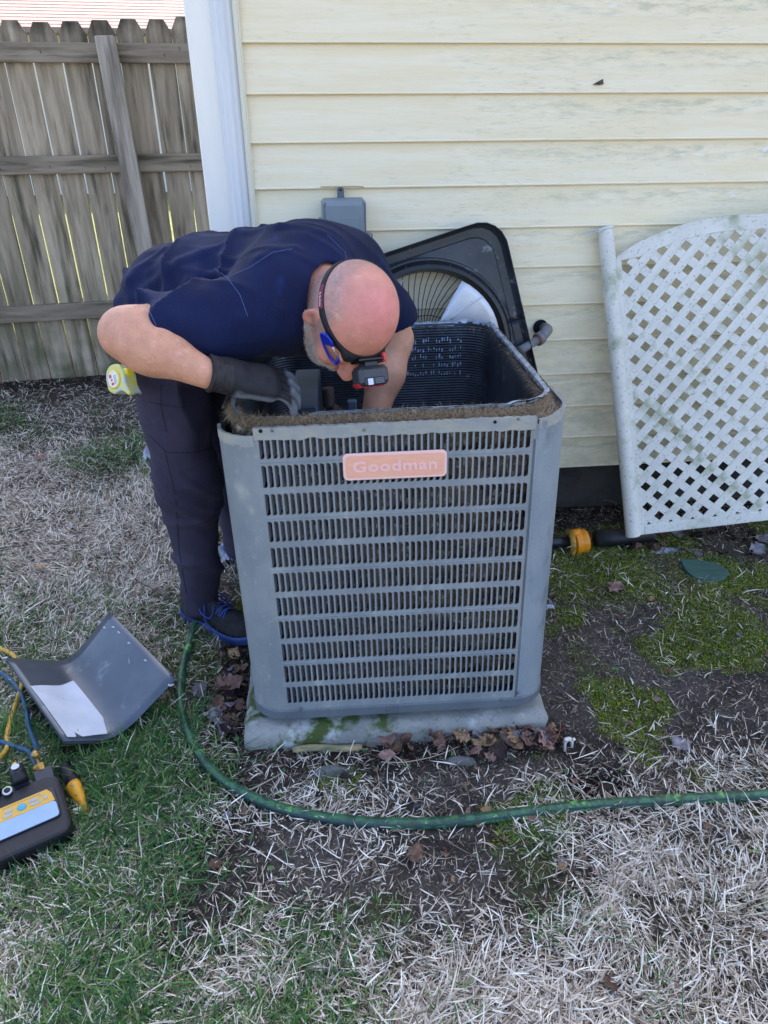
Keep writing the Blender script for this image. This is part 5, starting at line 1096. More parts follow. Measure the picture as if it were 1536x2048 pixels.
# black pipe with an orange clamp head
q0, q1, q2 = onG(1060, 1084, .032), onG(1140, 1086, .032), onG(1176, 1080, .034); q3 = onG(1300, 1070, .03)
pt = thing('drain_pipe', 'black pipe with a bright orange clamp fitting on the moss right of the air conditioner', 'pipe', tuple(q1)); dx = (q2-q1).normalized()
b = B(); b.tube([q0-q1, Vector((0, 0, 0))+dx*.02], .0205, 18); b.obj('pipe', mat('pipe_black', S(34, 36, 42), rough=.4), pt, True)
MO = mat('orange_plastic', S(238, 150, 24), S(226, 138, 20), 20, rough=.38)
b = B(); M_ = Matrix.Translation(dx*.012) @ dx.to_track_quat('Z', 'Y').to_matrix().to_4x4(); b.lathe([(.040, .0), (.046, .004), (.047, .018), (.0445, .020), (.0435, .026), (.0445, .028), (.0435, .048), (.038, .053), (.012, .0535)], 30, M_); o = b.obj('orange_head', MO, pt, True); smooth_angle(o, 35)
b = B(); b.tube([(0, 0, .040), dx*.034+Vector((0, 0, .040))], .016, 14); b.obj('top_boss', MO, pt, True)
b = B(); side = dx.cross(Vector((0, 0, 1))); P = [(side*math.cos(a)+Vector((0, 0, 1))*math.sin(a))*.042-dx*.004 for a in np.linspace(-2.4, 1.6+.9, 16)]
b.tube(P, .0075, 8, flat=1.6); b.obj('worn_clamp', mat('worn_yellow', S(206, 160, 60), S(120, 96, 50), 70, rough=.7), pt, True)
b = B(); b.tube(spline([side*.041-dx*.03+Vector((0, 0, .01)), side*.042-dx*.012+Vector((0, 0, .016)), side*.040+Vector((0, 0, .028))], 5), .0022, 6); b.obj('bail_wire', mat('wire_pale', S(150, 140, 110), rough=.5), pt, True)
b = B(); b.tube([q2+dx*.03, q3], .032, 20); tag(b.obj('drain_pipe', mat('pipe_scuffed', S(28, 28, 32), S(60, 62, 68), 30, rough=.5, stretch=(.3, 1, 1), lo=.55, hi=.7), None, True), 'thick black pipe running under the bottom corner of the lattice', 'pipe')
# green lid, half buried
lo_ = [(1360, 1120), (1385, 1121), (1415, 1124), (1440, 1131), (1457, 1142), (1452, 1154), (1430, 1160), (1405, 1157), (1382, 1146), (1368, 1134)]
P = [onG(u, v, .016) for u, v in lo_]; P = spline(P+P[:1], 3)[:-1]; cL = sum(P, Vector())/len(P); b = B(); b.prism([(p.x-cL.x, p.y-cL.y) for p in P], -.02, 0)
o = b.obj('valve_box_lid', mat('lid_green', S(58, 92, 82), S(48, 78, 70), 20, rough=.55, bump=.4, bscale=90, stretch=(.5, 3, 1)), None, loc=tuple(cL), rot=(math.radians(7), 0, 0), bevel=.003); tag(o, 'half buried dark green plastic lid in the moss below the lattice', 'lid')
# broken white fitting
wf = onG(1136, 1500, 0); fit = thing('broken_fitting', 'broken white plastic fitting standing in the soil right of the pad', 'plastic fitting', tuple(wf))
arc = [(.0125*math.cos(a), .026+.012*math.sin(a)) for a in np.linspace(0, math.pi, 12)]; o1_ = [(.0125, -.02)]+arc+[(-.0125, -.005)]; i1_ = [(-.007, .0)]+[(.0065*math.cos(a), .022+.008*math.sin(a)) for a in np.linspace(math.pi, 0, 10)]+[(.007, -.02)]
b = B(); b.prism(o1_+i1_, -.006, .006, Matrix.Rotation(math.radians(78), 4, 'X')); b.obj('arch', mat('dirty_white', S(232, 228, 218), S(190, 160, 116), 40, rough=.5, lo=.6, hi=.75), fit, bevel=.002)
b = B(); b.tube([(-.008, 0, .036), (-.012, 0, .044)], [.005, .0045], 8); b.tube([(.009, 0, .036), (.013, 0, .041)], [.0045, .004], 8); b.obj('lug', bpy.data.materials['dirty_white'], fit, True)
# crumpled cloths
def cloth(u, v, w_, d_, hgt, seed, name, label, c1, c2, cat='rag', rz=0):
    p = onG(u, v, 0); n = 26; X_, Y_ = np.meshgrid(np.linspace(-1, 1, n), np.linspace(-1, 1, n), indexing='ij'); k = fbm(X_*2.2, Y_*2.2, 0*X_+seed, seed, 4); k2 = fbm(X_*2, Y_*2, 0*X_+seed+5, seed+3, 3)
    xx = X_*w_/2*(1+.3*k2); yy = Y_*d_/2*(1+.3*k); zz_ = hgt*(1-(X_**2+Y_**2)*.45)*(.6+.7*np.abs(k))+.002
    b_ = B(); b_.grid([[(xx[i, j], yy[i, j], max(.001, zz_[i, j])) for j in range(n)] for i in range(n)]); o_ = b_.obj(name, mat(name+str(seed), c1, c2, 25, rough=.8), None, True, loc=tuple(p), rot=(0, 0, rz)); tag(o_, label, cat)
cloth(462, 1112, .085, .12, .05, 3, 'rag', 'crumpled grey white rag on the ground between the man\'s feet and the unit', S(170, 176, 190), S(120, 128, 146))
cloth(306, 925, .05, .1, .10, 5, 'plastic_scrap', 'white plastic scrap peeping out behind the man\'s trouser leg', S(206, 210, 222), S(180, 186, 204), 'plastic scrap')
cloth(1330, 1105, .10, .04, .016, 8, 'paper_scrap', 'torn grey paper scrap under the bottom edge of the lattice', S(150, 156, 164), S(90, 92, 96), 'paper scrap')
cloth(1096, 1217, .03, .025, .012, 9, 'foam_scrap', 'small whitish scrap tucked beside the right side of the unit', S(190, 200, 210), S(150, 156, 160), 'paper scrap')
# stones and a rotten stick
def stone(u, v, w_, d_, h_, label, c1, c2, seed, rz=0, cat='stone', name='stone'):
    p = onG(u, v, 0); b_ = B(); rows_ = []
    for t in np.linspace(0, math.pi/2, 6):
        rows_.append([((w_/2)*math.cos(t)**.6*math.cos(a)*(1+.18*vn(np.array(2*math.cos(a)), np.array(2*math.sin(a)), np.array(seed*3.1), seed).item()), (d_/2)*math.cos(t)**.6*math.sin(a)*(1+.18*vn(np.array(2*math.cos(a)+4), np.array(2*math.sin(a)), np.array(seed*3.1), seed).item()), h_*math.sin(t)-.006) for a in np.linspace(0, 2*math.pi, 19)])
    b_.grid(rows_); o_ = b_.obj(name, mat('stone%d' % seed, c1, c2, 30, rough=.9, bump=1, bscale=90), None, True, loc=tuple(p), rot=(0, 0, rz)); tag(o_, label, cat)
stone(655, 1545, .10, .045, .018, 'flat pale grey stone sunk in the soil in front of the pad, below the stick', S(116, 114, 115), S(92, 90, 92), 1, .1)
stone(920, 1522, .085, .035, .014, 'flat light stone half covered by straw under the leaf heap', S(116, 115, 114), S(92, 91, 90), 2, -.1)
stone(838, 1611, .035, .013, .010, 'small dark slate chip just above the hose', S(84, 88, 96), S(64, 66, 74), 3, .05)
stone(440, 1068, .04, .05, .035, 'small brown and white lump beside the hose behind the man\'s ankle', S(166, 148, 120), S(90, 70, 50), 4)
stone(1092, 1735, .012, .011, .006, 'tiny round pinkish pebble in the straw right of centre', S(170, 140, 120), S(150, 120, 100), 6)
stone(1215, 1580, .07, .035, .022, 'dark clod of earth at the edge of the muddy hole', S(54, 44, 38), S(40, 33, 28), 7, .3, 'clod', 'soil_clod')
stone(320, 1625, .065, .045, .012, 'flat grey purple lump of bare clay left of the hose bend', S(104, 98, 102), S(88, 82, 86), 8, .3, 'clod', 'soil_clod')
p, q = onG(585, 1500, .010), onG(724, 1494, .010); b = B(); b.tube(spline([p, p.lerp(q, .3)+Vector((0, .003, .002)), p.lerp(q, .7)+Vector((0, -.002, 0)), q], 5), [.006]+[.0095]*14+[.007], 9, flat=.7)
tag(b.obj('stick', mat('rotten_wood', S(176, 158, 118), S(88, 98, 74), 22, rough=.9, bump=.8, stretch=(.4, 2, 2), c3=S(80, 66, 50), s3=20, lo3=.55), None, True), 'thick pale rotten stick lying along the front of the concrete pad', 'stick')
def twig(pp, r_, label, c_=S(92, 76, 64), name='twig'):
    b_ = B(); s_ = spline([onG(u, v, z) for u, v, z in pp], 6); b_.tube(s_, [r_*(1-.5*i/len(s_)) for i in range(len(s_))], 6); tag(b_.obj(name, mat('twig_bark', c_, rough=.85), None, True), label, 'twig')
twig([(340, 1198, .01), (310, 1180, .012), (275, 1163, .01), (262, 1150, .01)], .004, 'brown twig on the lawn left of the man\'s trouser hem')
twig([(1300, 1500, .006), (1290, 1440, .012), (1285, 1400, .012), (1292, 1375, .006)], .0016, 'thin dark stalk on the bare soil right of the pad', S(70, 62, 58))
twig([(1130, 1455, .03), (1118, 1470, .02), (1150, 1495, .012), (1185, 1530, .008), (1215, 1548, .006)], .0015, 'thin red root trailing from the broken white fitting', S(150, 66, 48))
twig([(1100, 1500, .008), (1118, 1468, .025), (1122, 1440, .03)], .0012, 'thin dry stalk leaning left of the broken white fitting', S(140, 110, 80))
twig([(1110, 984, .06), (1160, 992, .04), (1230, 1004, .02)], .0012, 'pale stalk lying across the dark gap beneath the siding', S(130, 120, 106))
twig([(470, 1592, .014), (520, 1570, .02), (566, 1545, .012)], .0018, 'pale straight stalk crossing just inside the hose bend', S(168, 156, 140))
twig([(762, 1524, .012), (810, 1524, .018), (870, 1512, .016), (920, 1492, .012)], .0015, 'long pale stalk curving in front of the leaf heap', S(170, 154, 132))
# plastic lattice with arched top
bl_ = V3(yp(1266, 1071, 2.12)); tl_ = V3(yp(1211, 460, 2.415)); up = tl_-bl_; Hh = up.length; up.normalize()
best = min(((abs((V3(yp(1536, 1040, y_))-bl_).normalized().dot(up)), y_) for y_ in np.linspace(1.8, 2.6, 161)))[1]
lx = (V3(yp(1536, 1040, best))-bl_).normalized(); lx = (lx-up*lx.dot(up)).normalized(); nn_ = lx.cross(up).normalized()
LM = Matrix(((lx.x, up.x, nn_.x, bl_.x), (lx.y, up.y, nn_.y, bl_.y), (lx.z, up.z, nn_.z, bl_.z), (0, 0, 0, 1)))
LMi = LM.inverted()
def on_lat(u, v):
    o_ = LMi @ V3(CO); d = LMi.to_3x3() @ V3(ray(u, v)); t = -o_.z/d.z; return o_+d*t
lat = thing('lattice_panel', 'white plastic lattice garden panel with an arched top leaning on the siding', 'lattice panel'); lat.matrix_world = LM
MLW = mat('dirty_white_plastic', S(226, 222, 212), S(212, 209, 198), 5, rough=.5, bump=.1, bscale=60, c3=S(150, 158, 122), s3=7, lo3=.5, hi3=.72, detail=10)
# speckled mildew
n = MLW.node_tree.nodes; l = MLW.node_tree.links; p_ = n['Principled BSDF']; src = p_.inputs['Base Color'].links[0].from_socket
t = n.new('ShaderNodeTexNoise'); t.inputs['Scale'].default_value = 110; t.inputs['Detail'].default_value = 4; geo = n.new('ShaderNodeNewGeometry'); l.new(geo.outputs['Position'], t.inputs['Vector'])
m1 = n.new('ShaderNodeMapRange'); m1.inputs['From Min'].default_value = .60; m1.inputs['From Max'].default_value = .68; m1.inputs['To Max'].default_value = .55; l.new(t.outputs[0], m1.inputs[0])
x = n.new('ShaderNodeMix'); x.data_type = 'RGBA'; l.new(m1.outputs[0], x.inputs[0]); l.new(src, x.inputs[6]); x.inputs[7].default_value = (*S(128, 128, 116), 1); l.new(x.outputs[2], p_.inputs['Base Color'])
ar = [on_lat(u, v) for u, v in ((1231, 520), (1258, 501), (1290, 483), (1350, 459), (1412, 443), (1480, 434), (1530, 431.5))]
apx = ar[-1].x; top = [(p.x, p.y) for p in ar]+[(2*apx-p.x, p.y) for p in ar[-2::-1]]; LWd = 2*apx-top[0][0]+.03; XL = top[0][0]-.012; top = [(p.x, p.y) for p in spline([(x, y, 0) for x, y in top], 4)]
tx_, ty_ = np.array([p[0] for p in top]), np.array([p[1] for p in top])
def archy(x): return float(np.interp(x, tx_, ty_))
IT = .038; inner_top = lambda x: archy(x)-IT; FL, FR, FB = XL+.030, LWd-.045, .036; yE = ty_[0]
b = B(); b.box(XL, FL, 0, yE-.002, -.005, .005, ch=.0015); b.box(FR, LWd-.012, 0, yE-.002, -.005, .005, ch=.0015); b.box(FL+.0005, FR-.0005, 0, FB, -.005, .005, ch=.0015); b.obj('frame', MLW, lat)
b = B(); r0 = [(x, y, .005) for x, y in top]; r1 = [(x, y, -.005) for x, y in top]
bb = [(x, max(y-IT, yE-.004) if FL < x < FR else yE-.004, .005) for x, y in top]; bb2 = [(x, y, -.005) for x, y, z in bb]; b.grid([bb, r0, r1, bb2, bb]); b.obj('arch_rail', MLW, lat)
b = B(); b.tube([(x, y+.002, .0) for x, y in top], .0062, 8); b.obj('arch_rim', MLW, lat, True)
PS, SW = .0750, .0278; hc = on_lat(1318, 1030.6)            # hole pitch along x, strip width, one hole's centre
def inside(x, y): return FL-.006 <= x <= FR+.006 and FB-.008 <= y <= inner_top(x)+.008
for sgn, zc in ((1, .0010), (-1, -.0009)):
    cst = hc.x-sgn*hc.y+PS/2
    for k in range(-34, 60):
        ys = np.arange(.02, Hh+.2, .003); ok = [(cst+k*PS+sgn*y_, y_) for y_ in ys if inside(cst+k*PS+sgn*y_, y_)]
        if len(ok) < 3: continue
        (xa, ya), (xb, yb) = ok[0], ok[-1]; L = math.hypot(xb-xa, yb-ya); a = math.atan2(yb-ya, xb-xa); M_ = Matrix.Translation(((xa+xb)/2, (ya+yb)/2, zc)) @ Matrix.Rotation(a, 4, 'Z')
        b = B(); b.box(-L/2-.004, L/2+.004, -SW/2, SW/2, -.0022, .0022, ch=.0006); o = b.obj('slat', MLW, lat); o.matrix_local = M_
# round post on the left edge with cap and wire tie
b = B(); b.tube([(0, .0, 0), (0, .5*Hh, 0), (0, Hh, .0)], .0255, 22); o = b.obj('post', MLW, lat, True); smooth_angle(o, 50)
b = B(); b.tube([(0, Hh+.001, 0), (0, Hh+.007, 0)], [.027, .0255], 20); b.box(-.012, .024, Hh+.0072, Hh+.0095, -.02, .018); b.obj('cap', MLW, lat)
b = B(); b.tube(spline([(-.01, Hh+.006, .01), (-.035, Hh+.004, .015), (-.060, Hh+.004, .016), (-.064, Hh-.003, .018), (-.05, Hh-.008, .02), (-.03, Hh-.003, .027), (-.01, Hh+.0, .028)], 6), .0022, 6); b.obj('wire_tie', mat('tie_grey', S(196, 196, 198), rough=.4), lat, True)

# ------------------------------------------------------------------ fallen leaves
def leaf_mesh(kind, seed):
    g = random.Random(seed); n = 22; out_l = []
    for i in range(n+1):
        t = i/n
        if kind == 'oak': w_ = .30*math.sin(math.pi*t)**.6*(1+.38*math.cos(t*math.pi*7+.5)); 
        elif kind == 'maple': w_ = .40*math.sin(math.pi*min(1, t*1.02))**.6*(1+.16*math.cos(t*math.pi*6))
        else: w_ = .30*math.sin(math.pi*t)**.85*(1+.08*g.uniform(-1, 1))
        out_l.append((t-.5, max(.006, w_)))
    cx_, cy_ = g.uniform(.6, 2.2), g.uniform(-1.2, 2.4); V = []; F = []
    for i, (x, w_) in enumerate(out_l):
        for s in (-1, -.5, 0, .5, 1):
            y = s*w_; tipf = .06*abs(s) if kind != 'plain' else 0; V.append((x+tipf, y, .35*cx_*x*x+.5*cy_*y*y+.05*g.uniform(-1, 1)*abs(s)+.05*math.sin(x*9+s*3+seed)))
    for i in range(n):
        for j in range(4): F.append((i*5+j, i*5+j+1, (i+1)*5+j+1, (i+1)*5+j))
    V += [(-.5, -.008, .09*cx_), (-.5, .008, .09*cx_), (-.72, 0, .1*cx_)]; m0 = len(V)-3; F.append((m0, m0+1, m0+2))
    return mesh('leaf', V, F, True)
def leaf_mat(nm, a, b_, c_=None): return mat(nm, a, b_, 3.5, rough=.75, bump=.5, bscale=30, rnd=1, rvar=.3, c3=c_, s3=9, spec=.3)
LMs = [leaf_mat('leaf_brown', S(128, 100, 82), S(92, 70, 60)), leaf_mat('leaf_rose', S(154, 122, 110), S(118, 90, 84)), leaf_mat('leaf_tan', S(176, 144, 108), S(136, 106, 80)), leaf_mat('leaf_grey', S(142, 136, 140), S(104, 98, 104)), leaf_mat('leaf_dark', S(58, 44, 40), S(40, 32, 32))]
LKs = [leaf_mesh(k, s) for k, s in (('maple', 1), ('plain', 2), ('oak', 3), ('maple', 4), ('plain', 5), ('oak', 6), ('plain', 7))]
cache = {}
CN = ('dark brown', 'rosy brown', 'tan', 'lilac grey', 'blackish'); KN = ('lobed', 'oval', 'oak', 'broad', 'narrow', 'jagged', 'pointed')
def leaf(x, y, size, kind, m_, label, group=None, z=.006, tilt=.35, rz=None, exact=None, g=random.Random(77)):
    key = (kind, m_)
    if key not in cache: me_ = LKs[kind].copy(); me_.materials.append(LMs[m_]); cache[key] = me_
    o = link('dead_leaf', cache[key], None, None, (x, y, float(gh(x, y))+z+size*.05), exact or (g.uniform(-tilt, tilt), g.uniform(-tilt, tilt), g.uniform(0, 6.28) if rz is None else rz)); o.scale = (size,)*3; tag(o, label, 'leaf', group); return o
p = gp(1228, 1182); o = leaf(p[0], p[1], .075, 2, 1, 'pointed rosy brown oak leaf lying on the green moss right of the unit', rz=.7, tilt=.1)
p = gp(1122, 1745); leaf(p[0], p[1], .026, 1, 2, 'small pale tan leaf on the straw in front of the hose', rz=1.4, tilt=.1, z=.015)
p = gp(85, 925); leaf(p[0], p[1], .055, 0, 1, 'single reddish brown leaf on the lawn below the fence', tilt=.1, z=.02)
p = gp(30, 820); leaf(p[0], p[1], .05, 1, 2, 'small orange brown leaf on the lawn near the left edge by the fence', tilt=.1, z=.02)
p = gp(85, 1145); leaf(p[0], p[1], .04, 1, 2, 'small rust coloured leaf among green grass above the metal panel', tilt=.1, z=.02)
p = gp(1360, 1487); leaf(p[0], p[1], .055, 3, 3, 'pale greyish curled leaf on the straw near the right side', tilt=.2, z=.012)
p = gp(240, 1558); leaf(p[0], p[1], .035, 3, 3, 'lilac grey leaf in the grass right of the yellow probe', tilt=.2, z=.012)
p = gp(1220, 1975); leaf(p[0], p[1], .040, 1, 0, 'brown leaf half hidden in the straw at the bottom right', tilt=.4, z=.012)
p = gp(830, 1712); leaf(p[0], p[1], .045, 3, 0, 'dark brown crumpled leaf in the straw just below the hose middle', tilt=.3, z=.015)
p = gp(432, 1732); leaf(p[0], p[1], .03, 0, 0, 'little brown leaf in the grass lower left of centre', tilt=.3, z=.012)
p = gp(458, 1385); leaf(p[0], p[1], .085, 0, 1, 'large rosy brown leaf at the left corner of the pad', tilt=.2, z=.02, rz=.5)
p = gp(480, 1262); leaf(p[0], p[1], .075, 1, 2, 'long folded tan leaf standing against the shoe toe', exact=(.9, -.3, .7), z=.04)
p = gp(1368, 1605); leaf(p[0], p[1], .04, 3, 1, 'brownish leaf tucked just below the hose at the right', tilt=.3)
G1, G2, G3, G4 = 'dead leaves heaped along the front of the concrete pad', 'dead leaves gathered left of the air conditioner', 'dark leaves lying under the lattice panel', 'dead leaves scattered over the yard'
gl = random.Random(12)
for k in range(95):                                       # heap right of the pad's middle
    u = gl.choice([gl.gauss(1010, 60), gl.gauss(1060, 40), gl.gauss(900, 90)]); v = gl.gauss(1480-(u-1000)*.06, 16)
    if u > 1125 or u < 760: continue
    v = max(v, 1466-(u-1000)*.09); p = gp(u, v); kk, cc_, sz = gl.randrange(7), gl.choice([0, 0, 1, 1, 2, 3, 4]), gl.uniform(.028, .058); leaf(p[0], p[1], sz, kk, cc_, '%s %s %s leaf in the heap before the pad, %s' % ('large' if sz > .043 else 'small', CN[cc_], KN[kk], 'below the middle louvres' if u < 900 else 'under the right louvres' if u < 1000 else 'below the corner seam' if u < 1060 else 'at its right end'), G1, z=gl.uniform(.010, .032), tilt=.7, g=gl)
for k in range(70):
    u = gl.gauss(462, 20)-max(0, (1340-1300))*.0; v = gl.uniform(1290, 1480); 
    if u > 492+(v-1470)*.01: continue
    p = gp(u, v); kk, cc_, sz = gl.randrange(7), gl.choice([0, 0, 1, 2, 3, 4, 4]), gl.uniform(.025, .06); leaf(p[0], p[1], sz, kk, cc_, '%s %s %s leaf between hose and unit, %s' % ('large' if sz > .042 else 'small', CN[cc_], KN[kk], 'near the shoe toe' if v < 1345 else 'level with the pad edge' if v < 1410 else 'beside the pad corner'), G2, z=gl.uniform(.003, .02), tilt=.7, g=gl)
for k in range(40):
    u = gl.uniform(1250, 1536); v = gl.uniform(1065, 1115); p = gp(u, v); kk, cc_, sz = gl.randrange(7), gl.choice([4, 4, 4, 0, 0, 3]), gl.uniform(.03, .07); leaf(p[0], p[1], sz, kk, cc_, '%s damp %s %s leaf in the litter under the lattice, %s' % ('large' if sz > .05 else 'small', CN[cc_], KN[kk], 'near its post' if u < 1340 else 'above the green lid' if u < 1450 else 'at the right edge'), G3, z=gl.uniform(.002, .02), tilt=.6, g=gl)
for k in range(80):
    u, v = gl.choice([(gl.uniform(760, 1536), gl.uniform(1640, 1760)), (gl.uniform(1100, 1536), gl.uniform(1180, 1580)), (gl.uniform(380, 1100), gl.uniform(1520, 1640)), (gl.uniform(0, 380), gl.uniform(800, 1300))]); p = gp(u, v)
    kk, cc_ = gl.randrange(7), gl.choice([0, 1, 3, 4, 2]); leaf(p[0], p[1], gl.uniform(.014, .034), kk, cc_, 'small %s %s leaf lying loose, %s' % (CN[cc_], KN[kk], 'in the straw below the hose' if v > 1640 else 'between hose and pad' if v > 1520 and u > 380 else 'on the mossy soil right of the unit' if u > 1000 else 'on the lawn left of the man'), G4, z=gl.uniform(.004, .012), tilt=.4, g=gl)

# ------------------------------------------------------------------ ground cover: straw, grass, moss, crumbs
def scatter(N, which, seed, lo=0.0, x0=-2.5, x1=2.35, y0=.38, y1=4.45, dens_near=True):
    g = np.random.default_rng(seed); x = g.uniform(x0, x1, N); y = g.uniform(y0, y1, N)
    d = np.stack([x, y, np.zeros(N)], 1)-CO; zc = d@CF; u = 768+FP*(d@CR)/zc; v = 1024-FP*(d@CU)/zc
    keep = (u > -260) & (u < 1800) & (v < 2300)
    x, y = x[keep], y[keep]; c_ = cover(x, y)[which]; k2 = (g.random(len(x)) < c_) & (c_ > lo); return x[k2], y[k2], g
def skip_pad(x, y):
    dx_, dy_ = x-pc[0][0], y-pc[0][1]; c_, s_ = math.cos(pang), math.sin(pang); a = dx_*c_+dy_*s_; b_ = -dx_*s_+dy_*c_; ok_ = ~((a > -.004) & (a < PL+.004) & (b_ > -.004) & (b_ < 1.0))
    for poly in FOOT:
        ins = np.ones(len(x), bool)
        for (xa, ya), (xb, yb) in zip(poly, poly[1:]+poly[:1]): ins &= (xb-xa)*(y-ya)-(yb-ya)*(x-xa) > 0
        ok_ &= ~ins
    return ok_
def ccw(P_):
    P_ = [(p[0], p[1]) for p in P_]; A_ = sum(a[0]*b_[1]-b_[0]*a[1] for a, b_ in zip(P_, P_[1:]+P_[:1])); return P_ if A_ > 0 else P_[::-1]
mR = .55
FOOT = [ccw([LA, c0, c1, LB]), ccw([c0, c0.lerp(RA, mR), c1.lerp(RB, mR), c1]), ccw([W(-.27, -.055, 0), W(.025, -.055, 0), W(.025, .15, 0), W(-.27, .15, 0)]), ccw([pa+Vector((-.02, 0, 0)), pa+Vector((.02, 0, 0)), pc_+Vector((.015, 0, 0)), pc_+Vector((-.015, 0, 0))]), ccw([cL+Vector((-.05, -.03, 0)), cL+Vector((.06, -.03, 0)), cL+Vector((.06, .03, 0)), cL+Vector((-.05, .03, 0))])]
def blades(name, label, x, y, g, ln, wd, elev, cols, coh, bend, seed, m_, z0=.002, jit=.22):
    k = skip_pad(x, y); x, y = x[k], y[k]; n = len(x); base_a = fbm(x*4.0, y*4.0, 0*x, seed, 2)*3.5; an = np.where(g.random(n) < coh, base_a+g.normal(0, .5, n), g.random(n)*6.283)
    L = g.uniform(*ln, n)*np.clip(1+.25*g.normal(0, 1, n), .4, 2); W_ = g.uniform(*wd, n); el = np.clip(g.normal(elev[0], elev[1], n), -.05, 1.45)
    z = gh(x, y)+z0+g.random(n)*.010*(name != 'moss'); V, F = strands(np.stack([x, y, z], 1), L, W_, an, el, bend, seed)
    V = V.reshape(n, 7, 3); gz = gh(x, y)[:, None]; V[:, :, 2] = np.maximum(V[:, :, 2], gz+.0012); me_ = mesh(name, V.reshape(-1, 3), F)
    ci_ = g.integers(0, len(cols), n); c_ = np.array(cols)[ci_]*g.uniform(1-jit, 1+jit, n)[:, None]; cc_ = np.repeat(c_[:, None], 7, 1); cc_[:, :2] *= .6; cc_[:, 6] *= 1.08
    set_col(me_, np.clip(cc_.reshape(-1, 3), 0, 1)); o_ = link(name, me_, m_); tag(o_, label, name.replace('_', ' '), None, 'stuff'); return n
MST = attr_mat('straw_blade', rough=.7, transl=.12, spec=.25); MGR = attr_mat('grass_blade', rough=.5, transl=.25, spec=.35); MMS = attr_mat('moss_blade', rough=.85, transl=.2, spec=.1)
x, y, g = scatter(330000, 0, 61); x2, y2, g = scatter(120000, 0, 161, x0=-.95, x1=1.1, y0=.42, y1=1.2); x3, y3, g = scatter(125000, 0, 162, x0=-2.0, x1=-.3, y0=1.1, y1=3.6); k3 = g.random(len(x3)) < np.clip((3.6-y3)/1.4, 0, 1)*np.clip((y3-1.1)/.25, 0, 1); x3, y3 = x3[k3], y3[k3]; x = np.concatenate([x, x2, x3]); y = np.concatenate([y, y2, y3]); near_ = np.clip(1.3-y*.25, .5, 1)
straw = [S(240, 232, 216), S(230, 220, 204), S(220, 208, 190), S(200, 186, 166), S(246, 238, 226), S(206, 194, 180), S(160, 142, 120), S(120, 104, 90)]
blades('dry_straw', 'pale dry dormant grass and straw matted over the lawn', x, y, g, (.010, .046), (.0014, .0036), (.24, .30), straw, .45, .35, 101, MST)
x, y, g = scatter(340000, 1, 62); x2, y2, g = scatter(160000, 1, 163, x0=-.95, x1=.6, y0=.42, y1=1.5); x = np.concatenate([x, x2]); y = np.concatenate([y, y2])
blades('green_grass', 'short green grass growing through the straw', x, y, g, (.018, .046), (.0016, .0034), (.60, .35), [S(74, 122, 56), S(94, 136, 66), S(58, 100, 54), S(112, 144, 76), S(66, 108, 72)], .4, .5, 103, MGR)
x, y, g = scatter(450000, 2, 63, .08, x0=-.7, x1=2.1, y0=1.0, y1=2.6)
blades('moss', 'low yellow green moss in patches on the bare soil', x, y, g, (.003, .009), (.0018, .0032), (.8, .4), [S(144, 158, 56), S(118, 140, 50), S(160, 166, 64), S(88, 118, 48)], .1, .3, 105, MMS, z0=.0)
# darker under layer of broken bits on the bare soil
g = np.random.default_rng(64); N = 170000; x = g.uniform(-1.9, 2.2, N); y = g.uniform(.45, 3.2, N); d = np.stack([x, y, 0*x], 1)-CO; zc = d@CF; u = 768+FP*(d@CR)/zc; k = (u > -200) & (u < 1750) & ~((x > -.28) & (y > 2.46)); x, y = x[k], y[k]
blades('plant_litter', 'fine brown litter of broken stems over the soil', x, y, g, (.004, .022), (.0008, .0022), (.14, .20), [S(140, 126, 110), S(96, 84, 74), S(58, 50, 46), S(196, 184, 166), S(86, 76, 66), S(168, 154, 138), S(120, 108, 96)], .1, .3, 107, MST, z0=.001)
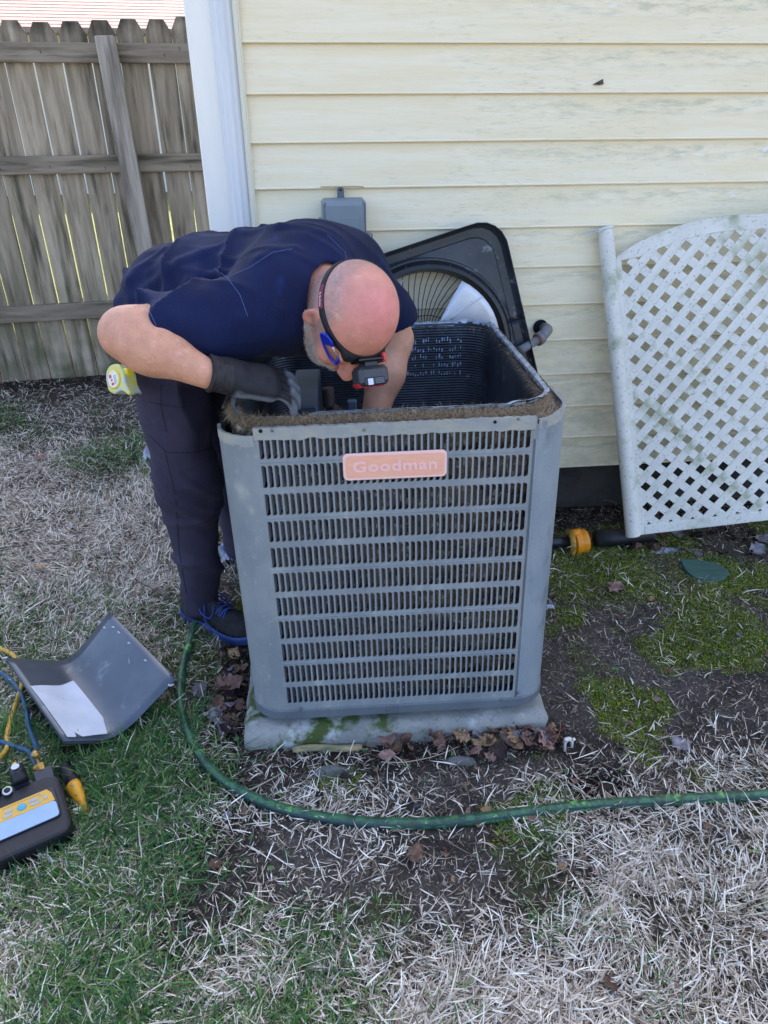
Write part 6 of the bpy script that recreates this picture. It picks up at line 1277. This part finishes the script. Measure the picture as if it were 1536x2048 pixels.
# crumbs of soil and grit
N = 12000; x = g.uniform(-1.6, 2.1, N); y = g.uniform(.55, 2.7, N); k = skip_pad(x, y) & ~((x > -.28) & (y > 2.44)); x, y = x[k], y[k]; n = len(x); r_ = g.uniform(.0012, .0045, n)*np.where(g.random(n) < .05, 2, 1)
T8 = np.array([(1, 0, 0), (-1, 0, 0), (0, 1, 0), (0, -1, 0), (0, 0, .8), (0, 0, -.6)], float); F8 = np.array([(0, 2, 4), (2, 1, 4), (1, 3, 4), (3, 0, 4), (2, 0, 5), (1, 2, 5), (3, 1, 5), (0, 3, 5)])
V = np.stack([x, y, gh(x, y)+r_*.3], 1)[:, None]+T8[None]*r_[:, None, None]*g.uniform(.6, 1.3, (n, 6, 1)); me = mesh('soil_crumbs', V.reshape(-1, 3), (F8[None]+(np.arange(n)*6)[:, None, None]).reshape(-1, 3))
cc = np.array([S(86, 74, 66), S(60, 50, 44), S(110, 100, 90), S(140, 132, 122)])[g.integers(0, 4, n)]; set_col(me, np.repeat(cc, 6, 0)); tag(link('soil_crumbs', me, attr_mat('crumb', rough=.95)), 'crumbs of soil and grit on the bare ground', 'soil crumbs', None, 'stuff')

# small round leaved weeds
N = 1600; x = g.uniform(-1.6, 1.9, N); y = g.uniform(.55, 2.4, N); c_ = fbm(x*5, y*5, 0*x, 71, 2); k = skip_pad(x, y) & (c_ > .25) & ((x < -.1) | (g.random(N) < .25)) & ~((x > -.28) & (y > 2.4)); x, y = x[k], y[k]; n = len(x); r_ = g.uniform(.003, .0075, n)
a8 = np.linspace(0, 2*np.pi, 7)[:-1]; tl = g.normal(0, .35, (n, 2)); P = np.stack([np.cos(a8)[None]*r_[:, None], np.sin(a8)[None]*r_[:, None]*.85], 2); zz_ = gh(x, y)[:, None]+.014+.008*g.random(n)[:, None]+P[:, :, 0]*tl[:, :1]+P[:, :, 1]*tl[:, 1:]
V = np.stack([P[:, :, 0]+x[:, None], P[:, :, 1]+y[:, None], zz_], 2); me = mesh('weeds', V.reshape(-1, 3), (np.arange(6)[None]+(np.arange(n)*6)[:, None])); cc = np.array([S(64, 112, 56), S(52, 94, 52), S(86, 128, 70)])[g.integers(0, 3, n)]; set_col(me, np.repeat(cc, 6, 0)); tag(link('weeds', me, MGR), 'small round leaved weeds among the straw', 'weeds', None, 'stuff')
